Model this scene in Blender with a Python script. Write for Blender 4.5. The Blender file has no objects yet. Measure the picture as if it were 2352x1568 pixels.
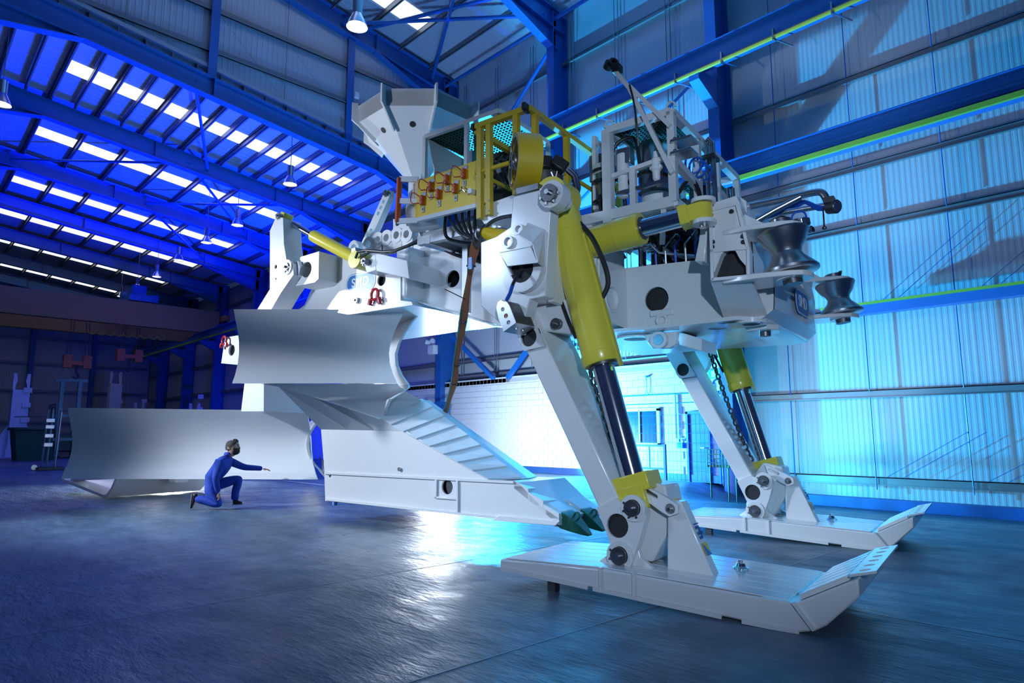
import bpy, bmesh, math, random
from mathutils import Vector, Matrix
from mathutils.geometry import tessellate_polygon
R = math.radians
random.seed(7)
SC = bpy.context.scene
COL = SC.collection

# ------------------------------------------------------------------ camera
CAM_F, CAM_YAW, CAM_PITCH, CAM_H = 1512.0, R(46.66), R(8.0), 1.4
cam = bpy.data.cameras.new('camera')
cam.sensor_width = 36.0
cam.lens = CAM_F / 2352 * 36.0
cam.clip_end = 300
cam_o = bpy.data.objects.new('camera', cam)
COL.objects.link(cam_o)
cam_o.location = (0, 0, CAM_H)
cam_o.rotation_euler = (R(90) + CAM_PITCH, 0, CAM_YAW)
SC.camera = cam_o

# ------------------------------------------------------------------ world, exposure, lamps
SC.view_settings.view_transform = 'Standard'
SC.view_settings.look = 'None'
SC.view_settings.exposure = 0.0
SC.view_settings.gamma = 1.0
SC.view_settings.use_curve_mapping = False
SC.cycles.use_denoising = True
SC.cycles.max_bounces = 6
SC.cycles.diffuse_bounces = 3
SC.cycles.glossy_bounces = 3
SC.cycles.sample_clamp_indirect = 6
W = bpy.data.worlds.new('world'); SC.world = W
W.use_nodes = True
W.node_tree.nodes['Background'].inputs[0].default_value = (0.09, 0.20, 0.62, 1)
W.node_tree.nodes['Background'].inputs[1].default_value = 0.11


def lamp(name, kind, loc, target, power, col, size=0.5, spot=70, blend=0.5, size_y=None):
    L = bpy.data.lights.new(name, kind)
    L.energy = power; L.color = col
    if kind == 'AREA':
        L.size = size
        if size_y: L.shape = 'RECTANGLE'; L.size_y = size_y
    else:
        L.shadow_soft_size = size
    if kind == 'SPOT':
        L.spot_size = R(spot); L.spot_blend = blend
    o = bpy.data.objects.new(name, L); COL.objects.link(o)
    o.location = loc
    o.rotation_euler = (Vector(target) - Vector(loc)).to_track_quat('-Z', 'Y').to_euler()
    return o


# studio strobes with gels, after the hall's set-up, with some fills added
lamp('strobe_key', 'SPOT', (-16.0, -3.5, 5.6), (-10.6, 5.6, 0.8), 7600, (0.72, 0.84, 1.0), 0.5, 48, 0.8)
lamp('strobe_front', 'SPOT', (2.6, -1.6, 3.0), (-4.0, 6.4, 2.7), 1500, (0.60, 0.78, 1.0), 0.12, 46, 0.8)
lamp('strobe_fill', 'SPOT', (-8.5, -2.5, 5.5), (-6.0, 6.2, 1.6), 1200, (0.52, 0.70, 1.0), 0.8, 48, 0.8)
lamp('funnel_fill', 'SPOT', (-10.0, -6.0, 2.5), (-8.8, 6.3, 5.6), 3800, (0.70, 0.82, 1.0), 0.4, 25, 0.7)  # added light that brightens the funnel, no known strobe
lamp('strobe_cyan_high', 'SPOT', (-16.5, 14.2, 1.3), (-4.0, 18.0, 8.0), 23000, (0.02, 0.48, 1.0), 0.12, 140, 0.35)
lamp('strobe_cyan_low', 'SPOT', (-8.4, 14.2, 0.2), (-5.6, 18.0, 2.2), 750, (0.05, 0.66, 1.0), 0.25, 110, 0.7)
lamp('strobe_white_back', 'AREA', (-17.0, 13.0, 1.3), (-16.8, 17.6, 1.5), 420, (0.66, 0.86, 1.0), 0.7)
lamp('strobe_blue_roof', 'SPOT', (-33.0, 13.0, 1.0), (-32.5, 8.5, 13.0), 30000, (0.0, 0.022, 1.0), 0.3, 122, 0.6)
lamp('strobe_blue_side', 'SPOT', (-30.0, 12.5, 1.0), (-37.0, 17.5, 6.0), 3500, (0.0, 0.03, 1.0), 0.3, 100, 0.6)
lamp('high_bay_fill', 'SPOT', (-18.5, 11.5, 0.8), (-20.5, 11.0, 17.0), 3400, (0.14, 0.42, 1.0), 0.3, 110, 0.8)  # added blue fill for the high roof and step wall
lamp('strobe_low_white', 'AREA', (-21.5, 6.4, 0.4), (-15.0, 3.5, 0.0), 1300, (0.92, 0.96, 1.0), 0.6)
lamp('strobe_low_back', 'AREA', (-16.6, 12.6, 0.8), (-11.0, 5.0, 0.0), 300, (0.85, 0.94, 1.0), 0.5)


# ------------------------------------------------------------------ frames: hall = world, plough turned by 11 degrees
ALPHA = R(46.66 - 35.6)
ROT = Matrix.Rotation(ALPHA, 3, 'Z')


class View:
    """turns a place in the photograph and one known plane into a point of the hall or of the plough's own frame"""
    def __init__(s, yaw):
        s.fw = Vector((-math.sin(yaw) * math.cos(CAM_PITCH), math.cos(yaw) * math.cos(CAM_PITCH), math.sin(CAM_PITCH)))
        s.rt = Vector((math.cos(yaw), math.sin(yaw), 0)); s.up = s.rt.cross(s.fw)
        s.c = Vector((0, 0, CAM_H))
    def ray(s, u, v): return s.fw + s.rt * ((u - 1176) / CAM_F) - s.up * ((v - 784) / CAM_F)
    def y(s, u, v, y): d = s.ray(u, v); return s.c + d * (y / d.y)
    def x(s, u, v, x): d = s.ray(u, v); return s.c + d * (x / d.x)
    def z(s, u, v, z): d = s.ray(u, v); return s.c + d * ((z - CAM_H) / d.z)
    def d(s, u, v, d): return s.c + s.ray(u, v) * d


HV = View(CAM_YAW)
MV = View(R(35.6))
pm, pmx, pmz, pmd = MV.y, MV.x, MV.z, MV.d
ph, phx, phz, phd = HV.y, HV.x, HV.z, HV.d
V = Vector


def lerp(a, b, t): return a + (b - a) * t


# ------------------------------------------------------------------ materials
def pbr(name, col, rough=0.5, metal=0.0, var=0.06, scale=6.0, bump=0.0, bscale=40.0, coat=0.0, spec=0.5, rvar=0.0, stretch=None):
    m = bpy.data.materials.new(name); m.use_nodes = True
    nt = m.node_tree; N = nt.nodes; b = N['Principled BSDF']
    b.inputs['Roughness'].default_value = rough; b.inputs['Metallic'].default_value = metal
    b.inputs['Specular IOR Level'].default_value = spec
    if coat: b.inputs['Coat Weight'].default_value = coat; b.inputs['Coat Roughness'].default_value = 0.12
    tc = N.new('ShaderNodeTexCoord'); mp = N.new('ShaderNodeMapping')
    nt.links.new(tc.outputs['Object'], mp.inputs['Vector'])
    if stretch: mp.inputs['Scale'].default_value = stretch
    nz = N.new('ShaderNodeTexNoise'); nz.inputs['Scale'].default_value = scale; nz.inputs['Detail'].default_value = 6
    nt.links.new(mp.outputs[0], nz.inputs['Vector'])
    mx = N.new('ShaderNodeMix'); mx.data_type = 'RGBA'
    c = [max(0, min(1, x)) for x in col]
    mx.inputs[6].default_value = (*[x * (1 - var) for x in c], 1)
    mx.inputs[7].default_value = (*[min(1, x * (1 + var)) for x in c], 1)
    nt.links.new(nz.outputs['Fac'], mx.inputs[0]); nt.links.new(mx.outputs[2], b.inputs['Base Color'])
    if rvar:
        mr = N.new('ShaderNodeMapRange'); mr.inputs[3].default_value = max(0.02, rough - rvar); mr.inputs[4].default_value = rough + rvar
        nt.links.new(nz.outputs['Fac'], mr.inputs[0]); nt.links.new(mr.outputs[0], b.inputs['Roughness'])
    if bump:
        n2 = N.new('ShaderNodeTexNoise'); n2.inputs['Scale'].default_value = bscale; n2.inputs['Detail'].default_value = 4
        nt.links.new(mp.outputs[0], n2.inputs['Vector'])
        bp = N.new('ShaderNodeBump'); bp.inputs['Strength'].default_value = bump; bp.inputs['Distance'].default_value = 0.02
        nt.links.new(n2.outputs['Fac'], bp.inputs['Height']); nt.links.new(bp.outputs[0], b.inputs['Normal'])
    return m


def glow(name, col, strength):
    m = bpy.data.materials.new(name); m.use_nodes = True
    b = m.node_tree.nodes['Principled BSDF']
    b.inputs['Base Color'].default_value = (*col, 1)
    b.inputs['Emission Color'].default_value = (*col, 1); b.inputs['Emission Strength'].default_value = strength
    return m


def floor_mat():
    m = bpy.data.materials.new('worn_floor'); m.use_nodes = True
    nt = m.node_tree; N = nt.nodes; L = nt.links; b = N['Principled BSDF']
    tc = N.new('ShaderNodeTexCoord')
    mp = N.new('ShaderNodeMapping'); mp.inputs['Rotation'].default_value = (0, 0, R(-46.66)); mp.inputs['Scale'].default_value = (0.5, 1.6, 1)
    L.new(tc.outputs['Object'], mp.inputs['Vector'])
    def noise(scale, detail, rough=0.6, src=mp):
        n = N.new('ShaderNodeTexNoise'); n.inputs['Scale'].default_value = scale; n.inputs['Detail'].default_value = detail
        n.inputs['Roughness'].default_value = rough
        L.new(src.outputs['Object'] if src is tc else src.outputs[0], n.inputs['Vector']); return n
    n1 = noise(0.9, 9, 0.65); n2 = noise(7.0, 8, 0.7); n3 = noise(2.2, 6, 0.6, tc)
    cr = N.new('ShaderNodeValToRGB')
    cr.color_ramp.elements[0].position = 0.30; cr.color_ramp.elements[0].color = (0.040, 0.075, 0.118, 1)
    cr.color_ramp.elements[1].position = 0.72; cr.color_ramp.elements[1].color = (0.15, 0.22, 0.30, 1)
    L.new(n1.outputs['Fac'], cr.inputs['Fac'])
    mx = N.new('ShaderNodeMix'); mx.data_type = 'RGBA'; mx.blend_type = 'MULTIPLY'; mx.inputs[0].default_value = 0.55
    c2 = N.new('ShaderNodeValToRGB'); c2.color_ramp.elements[0].position = 0.35; c2.color_ramp.elements[0].color = (0.45, 0.5, 0.55, 1)
    c2.color_ramp.elements[1].position = 0.65; c2.color_ramp.elements[1].color = (1, 1, 1, 1)
    L.new(n2.outputs['Fac'], c2.inputs['Fac']); L.new(cr.outputs['Color'], mx.inputs[6]); L.new(c2.outputs['Color'], mx.inputs[7])
    L.new(mx.outputs[2], b.inputs['Base Color'])
    mr = N.new('ShaderNodeMapRange'); mr.inputs[1].default_value = 0.3; mr.inputs[2].default_value = 0.7
    mr.inputs[3].default_value = 0.26; mr.inputs[4].default_value = 0.52
    L.new(n3.outputs['Fac'], mr.inputs[0]); L.new(mr.outputs[0], b.inputs['Roughness'])
    bp = N.new('ShaderNodeBump'); bp.inputs['Strength'].default_value = 0.6; bp.inputs['Distance'].default_value = 0.02
    ad = N.new('ShaderNodeMath'); ad.operation = 'ADD'
    n4 = noise(14, 6, 0.6); n5 = noise(2.6, 5, 0.5)
    m2 = N.new('ShaderNodeMath'); m2.operation = 'MULTIPLY'; m2.inputs[1].default_value = 2.2
    L.new(n5.outputs['Fac'], m2.inputs[0]); L.new(m2.outputs[0], ad.inputs[1])
    L.new(n4.outputs['Fac'], ad.inputs[0]); L.new(ad.outputs[0], bp.inputs['Height']); L.new(bp.outputs[0], b.inputs['Normal'])
    b.inputs['Specular IOR Level'].default_value = 0.45
    return m


M = dict(
    white=pbr('white_paint', (0.78, 0.79, 0.80), 0.20, var=0.03, scale=3, coat=0.35),
    yellow=pbr('cylinder_yellow', (0.74, 0.63, 0.06), 0.28, var=0.04, coat=0.3),
    panel_yellow=pbr('panel_yellow', (0.84, 0.56, 0.005), 0.4, var=0.04),
    rail_yellow=pbr('handrail_yellow', (0.66, 0.45, 0.015), 0.45, var=0.10, scale=12),
    chrome=pbr('chrome', (0.75, 0.77, 0.8), 0.12, 1.0, var=0.03),
    steel=pbr('stainless_steel', (0.55, 0.56, 0.58), 0.28, 1.0, var=0.10, scale=9),
    darksteel=pbr('dark_steel', (0.16, 0.165, 0.18), 0.38, 0.85, var=0.2, scale=14),
    black=pbr('black_rubber', (0.018, 0.018, 0.02), 0.38, var=0.2),
    dark=pbr('black_and_hole_shade', (0.02, 0.022, 0.026), 0.7, var=0.2),  # near-black; in holes and recesses it stands for their shade
    bluehose=pbr('blue_hose', (0.01, 0.10, 0.55), 0.35),
    blue=pbr('frame_blue', (0.018, 0.13, 0.46), 0.42, var=0.06, scale=2),
    railblue=pbr('crane_rail_blue', (0.015, 0.16, 0.55), 0.35, var=0.06, scale=2),
    clad=pbr('cladding_grey', (0.46, 0.50, 0.58), 0.42, var=0.04, scale=0.7),
    roofsheet=pbr('roof_lining', (0.48, 0.52, 0.60), 0.5, var=0.04, scale=0.5),
    girt=pbr('galvanised_girt', (0.22, 0.24, 0.27), 0.45, 0.4, var=0.10, scale=3),
    block=pbr('white_blockwork', (0.80, 0.82, 0.85), 0.5, var=0.03, scale=2, bump=0.08, bscale=20),
    kerb=pbr('blue_kerb', (0.02, 0.10, 0.36), 0.5, var=0.35, scale=2),
    orange=pbr('crane_orange', (0.36, 0.17, 0.045), 0.45, var=0.08, scale=1),
    red=pbr('red_paint', (0.42, 0.012, 0.022), 0.28),
    redorange=pbr('red_orange_paint', (0.62, 0.10, 0.03), 0.35),
    sling=pbr('orange_webbing', (0.46, 0.135, 0.05), 0.75, var=0.15, scale=20),
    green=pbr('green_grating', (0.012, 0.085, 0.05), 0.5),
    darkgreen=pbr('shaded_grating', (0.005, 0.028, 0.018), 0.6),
    tooth=pbr('green_tooth', (0.02, 0.13, 0.075), 0.35, var=0.1),
    logo_blue=pbr('logo_blue', (0.045, 0.19, 0.52), 0.35, var=0.02),
    logo_white=pbr('logo_white', (0.85, 0.86, 0.88), 0.35, var=0.01),
    plate_grey=pbr('engraved_plate', (0.33, 0.34, 0.36), 0.4, 0.3, var=0.1, scale=60),
    pipe_yellow=pbr('conductor_yellow', (0.62, 0.42, 0.04), 0.45, var=0.08),
    pipe_lit_green=pbr('conductor_lit_green', (0.30, 0.52, 0.06), 0.45, var=0.08),  # conductor yellow with the cyan light's green cast put into the colour
    overall=pbr('royal_blue_cotton', (0.012, 0.055, 0.42), 0.8, var=0.18, scale=14, bump=0.35, bscale=18),
    skin=pbr('skin', (0.52, 0.30, 0.22), 0.55, var=0.08, scale=18),
    hair=pbr('dark_hair', (0.028, 0.018, 0.014), 0.55, var=0.4, scale=90, bump=0.6, bscale=120),
    greyhair=pbr('greying_hair', (0.055, 0.048, 0.046), 0.55, var=0.5, scale=90, bump=0.6, bscale=120),
    shoe=pbr('black_leather', (0.014, 0.014, 0.016), 0.4),
    sole=pbr('grey_sole', (0.25, 0.27, 0.30), 0.6),
    binlid=pbr('green_plastic', (0.01, 0.07, 0.03), 0.5),
    glass=pbr('dark_window_glass', (0.010, 0.045, 0.085), 0.12, var=0.2, scale=1.5),
    sky=glow('rooflight_daylight', (0.92, 0.97, 1.0), 1.25),
    bulb=glow('lamp_glow', (1.0, 0.98, 0.90), 6.0),
    exitg=glow('exit_sign_green', (0.0, 0.62, 0.42), 1.1),
    joint=pbr('floor_joint_filler', (0.16, 0.20, 0.25), 0.35, var=0.3, scale=3),
    floor=floor_mat(),
)


# ------------------------------------------------------------------ mesh building
ORG = {}


def circ(c, r, n=20, a='x', b='z', start=0.0):
    """loop of points about c in the plane of two axes"""
    ax = {'x': V((1, 0, 0)), 'y': V((0, 1, 0)), 'z': V((0, 0, 1))}
    A = ax[a] if isinstance(a, str) else a; B = ax[b] if isinstance(b, str) else b
    return [V(c) + A * (r * math.cos(start + 2 * math.pi * i / n)) + B * (r * math.sin(start + 2 * math.pi * i / n)) for i in range(n)]


def basis(d):
    d = V(d).normalized()
    t = V((0, 0, 1)) if abs(d.z) < 0.9 else V((1, 0, 0))
    a = t.cross(d).normalized(); return a, d.cross(a).normalized()


class MB:
    def __init__(s): s.v = []; s.f = []
    def add(s, vs, fs):
        o = len(s.v); s.v += [V(p) for p in vs]; s.f += [[i + o for i in f] for f in fs]; return s
    def box(s, x0, x1, y0, y1, z0, z1):
        return s.add([(x, y, z) for x in (x0, x1) for y in (y0, y1) for z in (z0, z1)],
                     [(0, 1, 3, 2), (4, 6, 7, 5), (0, 4, 5, 1), (2, 3, 7, 6), (0, 2, 6, 4), (1, 5, 7, 3)])
    def bar(s, a, b, w, h, up=(0, 0, 1)):
        a = V(a); b = V(b); d = (b - a).normalized(); up = V(up)
        if abs(d.dot(up)) > 0.98: up = V((1, 0, 0))
        x = d.cross(up).normalized(); y = x.cross(d).normalized()
        P = [p + x * (sx * w / 2) + y * (sy * h / 2) for p in (a, b) for sx, sy in ((-1, -1), (1, -1), (1, 1), (-1, 1))]
        return s.add(P, [(0, 3, 2, 1), (4, 5, 6, 7), (0, 1, 5, 4), (1, 2, 6, 5), (2, 3, 7, 6), (3, 0, 4, 7)])
    def cyl(s, a, b, r, r2=None, n=16, caps=True):
        return s.lathe(a, b, [(0, r), (1, r if r2 is None else r2)], n, caps)
    def lathe(s, a, b, prof, n=20, caps=True):
        a = V(a); b = V(b); x, y = basis(b - a); vs = []; fs = []
        for t, r in prof:
            c = lerp(a, b, t)
            vs += [c + (x * math.cos(2 * math.pi * i / n) + y * math.sin(2 * math.pi * i / n)) * r for i in range(n)]
        for k in range(len(prof) - 1):
            fs += [(k * n + i, k * n + (i + 1) % n, (k + 1) * n + (i + 1) % n, (k + 1) * n + i) for i in range(n)]
        if caps:
            if prof[0][1] > 1e-5: fs.append(tuple(range(n))[::-1])
            if prof[-1][1] > 1e-5: fs.append(tuple(range((len(prof) - 1) * n, len(prof) * n)))
        return s.add(vs, fs)
    def tube(s, pts, r, n=8, caps=True, closed=False):
        pts = [V(p) for p in pts]; m = len(pts); vs = []; fs = []
        d0 = (pts[1] - pts[0]).normalized(); x, y = basis(d0)
        for k, p in enumerate(pts):
            if closed: d = (pts[(k + 1) % m] - pts[k - 1])
            else: d = pts[min(k + 1, m - 1)] - pts[max(k - 1, 0)]
            d = d.normalized(); x = (x - d * x.dot(d)); x = x.normalized() if x.length > 1e-6 else basis(d)[0]; y = d.cross(x)
            rr = r[k] if isinstance(r, (list, tuple)) else r
            vs += [p + (x * math.cos(2 * math.pi * i / n) + y * math.sin(2 * math.pi * i / n)) * rr for i in range(n)]
        for k in range(m if closed else m - 1):
            a, b = k * n, ((k + 1) % m) * n
            fs += [(a + i, a + (i + 1) % n, b + (i + 1) % n, b + i) for i in range(n)]
        if caps and not closed: fs += [tuple(range(n))[::-1], tuple(range((m - 1) * n, m * n))]
        return s.add(vs, fs)
    def ring(s, c, axis, ro, ri, h):
        a = V(c) - V(axis).normalized() * h / 2; b = V(c) + V(axis).normalized() * h / 2
        n = 24; x, y = basis(axis); vs = []; fs = []
        for p, r in ((a, ro), (b, ro), (b, ri), (a, ri)):
            vs += [p + (x * math.cos(2 * math.pi * i / n) + y * math.sin(2 * math.pi * i / n)) * r for i in range(n)]
        for k in range(4):
            fs += [(k * n + i, k * n + (i + 1) % n, ((k + 1) % 4) * n + (i + 1) % n, ((k + 1) % 4) * n + i) for i in range(n)]
        return s.add(vs, fs)
    def ext(s, outer, vec, holes=(), through=False, depth=0.03):
        """a flat outline pushed along vec; holes pierce the front (through: both faces)"""
        outer = [V(p) for p in outer]; vec = V(vec); holes = [[V(p) for p in h] for h in holes]; n = len(outer)
        if not holes:
            vs = outer + [p + vec for p in outer]
            return s.add(vs, [tuple(range(n)), tuple(range(n, 2 * n))[::-1]] + [(i, (i + 1) % n, (i + 1) % n + n, i + n) for i in range(n)])
        loops = [outer] + holes; flat = [p for l in loops for p in l]; tot = len(flat)
        tri = [tuple(t) for t in tessellate_polygon(loops)]
        vs = flat + [p + vec for p in flat]; fs = list(tri)
        if through: fs += [tuple(i + tot for i in t[::-1]) for t in tri]
        else: fs.append(tuple(range(tot, tot + n))[::-1])
        fs += [(i, (i + 1) % n, (i + 1) % n + tot, i + tot) for i in range(n)]
        o = n
        if not through: dv = vec.normalized() * depth
        for h in holes:
            k = len(h)
            if through: fs += [(o + (i + 1) % k, o + i, o + i + tot, o + (i + 1) % k + tot) for i in range(k)]
            else:
                b = len(vs); vs += [p + dv for p in h]
                fs += [(o + (i + 1) % k, o + i, b + i, b + (i + 1) % k) for i in range(k)]
            o += k
        return s.add(vs, fs)
    def grid(s, rows, thick=None):
        """rows of points to a surface; thick: a vector for a second skin"""
        nr, nc = len(rows), len(rows[0]); vs = [V(p) for r in rows for p in r]; fs = []
        for i in range(nr - 1):
            for j in range(nc - 1): fs.append((i * nc + j, i * nc + j + 1, (i + 1) * nc + j + 1, (i + 1) * nc + j))
        if thick is not None:
            t = V(thick); k = len(vs); vs += [p + t for p in vs]; fs += [tuple(x + k for x in f[::-1]) for f in list(fs)]
            edge = [j for j in range(nc)] + [i * nc + nc - 1 for i in range(1, nr)] + [(nr - 1) * nc + j for j in range(nc - 2, -1, -1)] + [i * nc for i in range(nr - 2, 0, -1)]
            m = len(edge); fs += [(edge[i], edge[i] + k, edge[(i + 1) % m] + k, edge[(i + 1) % m]) for i in range(m)]
        return s.add(vs, fs)
    def quad(s, a, b, c, d): return s.add([a, b, c, d], [(0, 1, 2, 3)])
    def mirror(s, y): s.v = [V((p.x, 2 * y - p.y, p.z)) for p in s.v]; return s
    def shift(s, d): s.v = [p + V(d) for p in s.v]; return s
    def world(s): s.v = [ROT @ p for p in s.v]; return s
    def build(s, name, mat, parent=None, smooth=32, bevel=0.0, label=None, origin=None, recalc=True):
        lo = V([min(p[i] for p in s.v) for i in range(3)]); hi = V([max(p[i] for p in s.v) for i in range(3)])
        c = (lo + hi) / 2
        if parent is None: c.z = lo.z
        if origin is not None: c = V(origin)
        me = bpy.data.meshes.new(name)
        me.from_pydata([tuple(p - c) for p in s.v], [], s.f)
        if recalc:
            bm = bmesh.new(); bm.from_mesh(me); bmesh.ops.recalc_face_normals(bm, faces=bm.faces[:]); bm.to_mesh(me); bm.free()
        me.materials.append(M[mat] if isinstance(mat, str) else mat)
        if smooth:
            me.polygons.foreach_set('use_smooth', [True] * len(me.polygons)); me.set_sharp_from_angle(angle=R(smooth))
        o = bpy.data.objects.new(name, me); COL.objects.link(o); ORG[o] = c
        if parent is not None: o.parent = parent; o.location = c - ORG[parent]
        else: o.location = c
        if bevel:
            b = o.modifiers.new('edge', 'BEVEL'); b.width = bevel; b.segments = 2; b.limit_method = 'ANGLE'; b.angle_limit = R(40)
        if label: o['label'] = label
        return o


def thing(name, label, cat, loc=(0, 0, 0), group=None, rotz=0.0, org=None):
    o = bpy.data.objects.new(name, None); COL.objects.link(o)
    o.location = loc; o.rotation_euler = (0, 0, rotz); o.empty_display_size = 0.2
    ORG[o] = V(loc) if org is None else V(org)
    tag(o, label, cat, group); return o


def tag(o, label, cat, group=None):
    o['label'] = label; o['category'] = cat
    if group: o['group'] = group
    return o


def struct(o): o['kind'] = 'structure'; return o


def smooth_pts(P, n=16):
    """Catmull-Rom through points"""
    out = []; P = [V(p) for p in P]
    for i in range(len(P) - 1):
        p0, p1, p2, p3 = P[max(i - 1, 0)], P[i], P[i + 1], P[min(i + 2, len(P) - 1)]
        k = max(2, n // (len(P) - 1))
        for j in range(k):
            t = j / k; out.append(.5 * ((2 * p1) + (p2 - p0) * t + (2 * p0 - 5 * p1 + 4 * p2 - p3) * t * t + (3 * p1 - p0 - 3 * p2 + p3) * t ** 3))
    out.append(P[-1]); return out


def copy_tree(o, parent, off):
    c = o.copy(); COL.objects.link(c); c.parent = parent; ORG[c] = ORG[o] + V(off) if parent is not None else ORG[o]
    c.location = o.location + V(off)
    for ch in list(o.children): copy_tree(ch, c, (0, 0, 0))
    return c


def text(name, body, size, origin, right, up, mat, parent=None, extrude=0.004, bold=0.0, align='CENTER', squash=1.0):
    cu = bpy.data.curves.new(name, 'FONT'); cu.body = body; cu.size = size; cu.extrude = extrude; cu.offset = bold
    cu.align_x = align; cu.align_y = 'CENTER'; cu.materials.append(M[mat])
    o = bpy.data.objects.new(name, cu); COL.objects.link(o)
    r = V(right).normalized(); u = V(up); u = (u - r * u.dot(r)).normalized(); n = r.cross(u)
    mat4 = Matrix((r * squash, u, n)).transposed().to_4x4(); mat4.translation = V(origin) - (ORG[parent] if parent is not None else V((0, 0, 0)))
    if parent is not None: o.parent = parent
    bpy.context.view_layer.update()
    me = bpy.data.meshes.new_from_object(o); me.name = name
    q = bpy.data.objects.new(name, me); COL.objects.link(q); q.parent = parent; q.matrix_local = mat4; ORG[q] = V(origin)
    bpy.data.objects.remove(o); q.name = name
    return q

# ================================================================== THE HALL
FR_LOW = [-22.9 - 6.9 * i for i in range(7)]
FR_HIGH = [-22.9, -16.1, -9.4]
GABLE_X = -70.0
YC, YW = 17.2, 18.05            # column face, cladding plane
def low_b(y): return 12.21 + (13.55 - y) * 0.125       # underside of the low rafters
def low_r(y): return low_b(y) + 1.05
def high_b(y): return 17.0 + (16.8 - y) * 0.139
def high_r(y): return high_b(y) + 1.0


def sm(t): t = max(0.0, min(1.0, t)); return t * t * (3 - 2 * t)


def floor_z(x, y): return -0.42 * sm((y - 11.8) / 5.8) * sm((x + 10.6) / 2.2)


mb = MB(); rows = []
xs = [-72, -60, -50, -40, -30, -24, -18, -14, -12] + [-10.8 + 0.3 * i for i in range(10)] + [-7, -5, -3, 0, 4, 10]
ys = [-14, -8, -4, 0, 4, 8, 11] + [11.8 + 0.4 * i for i in range(16)] + [18.2]
for x in xs: rows.append([V((x, y, floor_z(x, y))) for y in ys])
mb.grid(rows)
floor = struct(mb.build('floor', 'floor', smooth=60, origin=(0, 0, 0)))
# wide pour joints across the slab
jy = phz(1900, 1390, 0).y
for a, b in [((x, -6), (x, 11.5 if x > -11 else 17)) for x in (-17.0, -14.2, -11.4, -8.6, -5.9, -3.3)] + [((-9, jy), (4, jy)), ((-30, 9.0), (-9, 9.0))]:
    m2 = MB(); m2.bar(V((*a, 0.0008)), V((*b, 0.0008)), 0.016, 0.0016); m2.build('floor_joint', 'joint', floor, smooth=0)

# ---- back wall: profiled sheets bay by bay, rails and tie rods
wall_back = struct(MB().box(-70, 6, YW + 0.06, YW + 0.2, -0.6, 12.4).box(-23, 6, YW + 0.06, YW + 0.2, 12.4, 18.6).build('wall_back', 'clad', smooth=0))


def ribs(x0, x1, pitch=0.128, d=0.003):
    out = []; x = x0
    while x < x1 - 1e-4:
        for dx, dy in ((0, 0), (0.022, -d), (0.064, -d), (0.086, 0)):
            if x + dx <= x1: out.append((x + dx, dy))
        x += pitch
    out.append((x1, 0)); return out


edges = [-70.0] + FR_LOW[:0:-1] + FR_HIGH + [-2.4, 6.0]
for i in range(len(edges) - 1):
    x0, x1 = edges[i], edges[i + 1]; zt = 18.4 if x0 >= -23 else 12.2
    zs = [-0.5, 4.45, 8.2, zt]
    for k in range(3):
        m2 = MB(); pr = ribs(x0, x1)
        m2.grid([[V((x, YW + dy, zs[k])) for x, dy in pr], [V((x, YW + dy, zs[k + 1])) for x, dy in pr]])
        m2.build('cladding_panel', 'clad', wall_back, smooth=0, recalc=False)


def girt(x0, x1, z, y=YW - 0.16, h=0.19):
    m2 = MB(); m2.box(x0, x1, y, y + 0.13, z + h - 0.02, z + h).box(x0, x1, y, y + 0.02, z, z + h).box(x0, x1, y - 0.06, y, z, z + 0.02)
    return m2.build('wall_rail', 'girt', wall_back, smooth=0)


for z in (0.16, 2.3, 4.42, 6.62, 8.2, 10.7, 13.2, 15.6): girt(-9.2, 6, z)
for z in (3.72, 4.38, 6.6, 8.7, 10.7, 13.2, 15.6): girt(-22.7, -9.6, z)
for z in (2.2, 4.4, 6.6, 8.8, 10.8): girt(-69.5, -23.1, z)
for i in range(6):
    x = -7.85 + 2.0 * i
    for za, zb in ((-0.1, 2.3), (2.3, 4.42), (4.42, 6.62), (6.62, 8.2), (8.2, 10.7), (10.7, 15.6)):
        m2 = MB(); m2.cyl((x, YW - 0.22, za + 0.15), (x, YW - 0.22, zb), 0.014, n=6); m2.build('tie_rod', 'railblue', wall_back)
for i in range(6):
    x = -11.2 - 2.15 * i
    m2 = MB(); m2.cyl((x, YW - 0.2, 3.9), (x, YW - 0.2, 17.2), 0.016, n=6); m2.build('tie_rod', 'girt', wall_back)
    m2 = MB(); m2.cyl((x - 0.16, YW - 0.2, 3.9), (x - 0.16, YW - 0.2, 17.2), 0.016, n=6); m2.build('tie_rod', 'girt', wall_back)
for x0 in (-5.6, -3.55):
    for k in (0, 0.35):
        m2 = MB(); m2.cyl((x0 + k, YW - 0.24, 0.36), (x0 + k + 1.75, YW - 0.24, 1.45), 0.007, n=6); m2.build('tie_wire', 'railblue', wall_back)
        m2 = MB(); m2.cyl((x0 + k + 0.2, YW - 0.24, 4.7), (x0 + k + 2.2, YW - 0.24, 6.3), 0.007, n=6); m2.build('tie_wire', 'railblue', wall_back)
kb = MB(); kb.box(-9.2, 6, YW - 0.30, YW + 0.02, -0.5, -0.17); struct(kb.build('trim_1', 'kerb', smooth=0))

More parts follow.
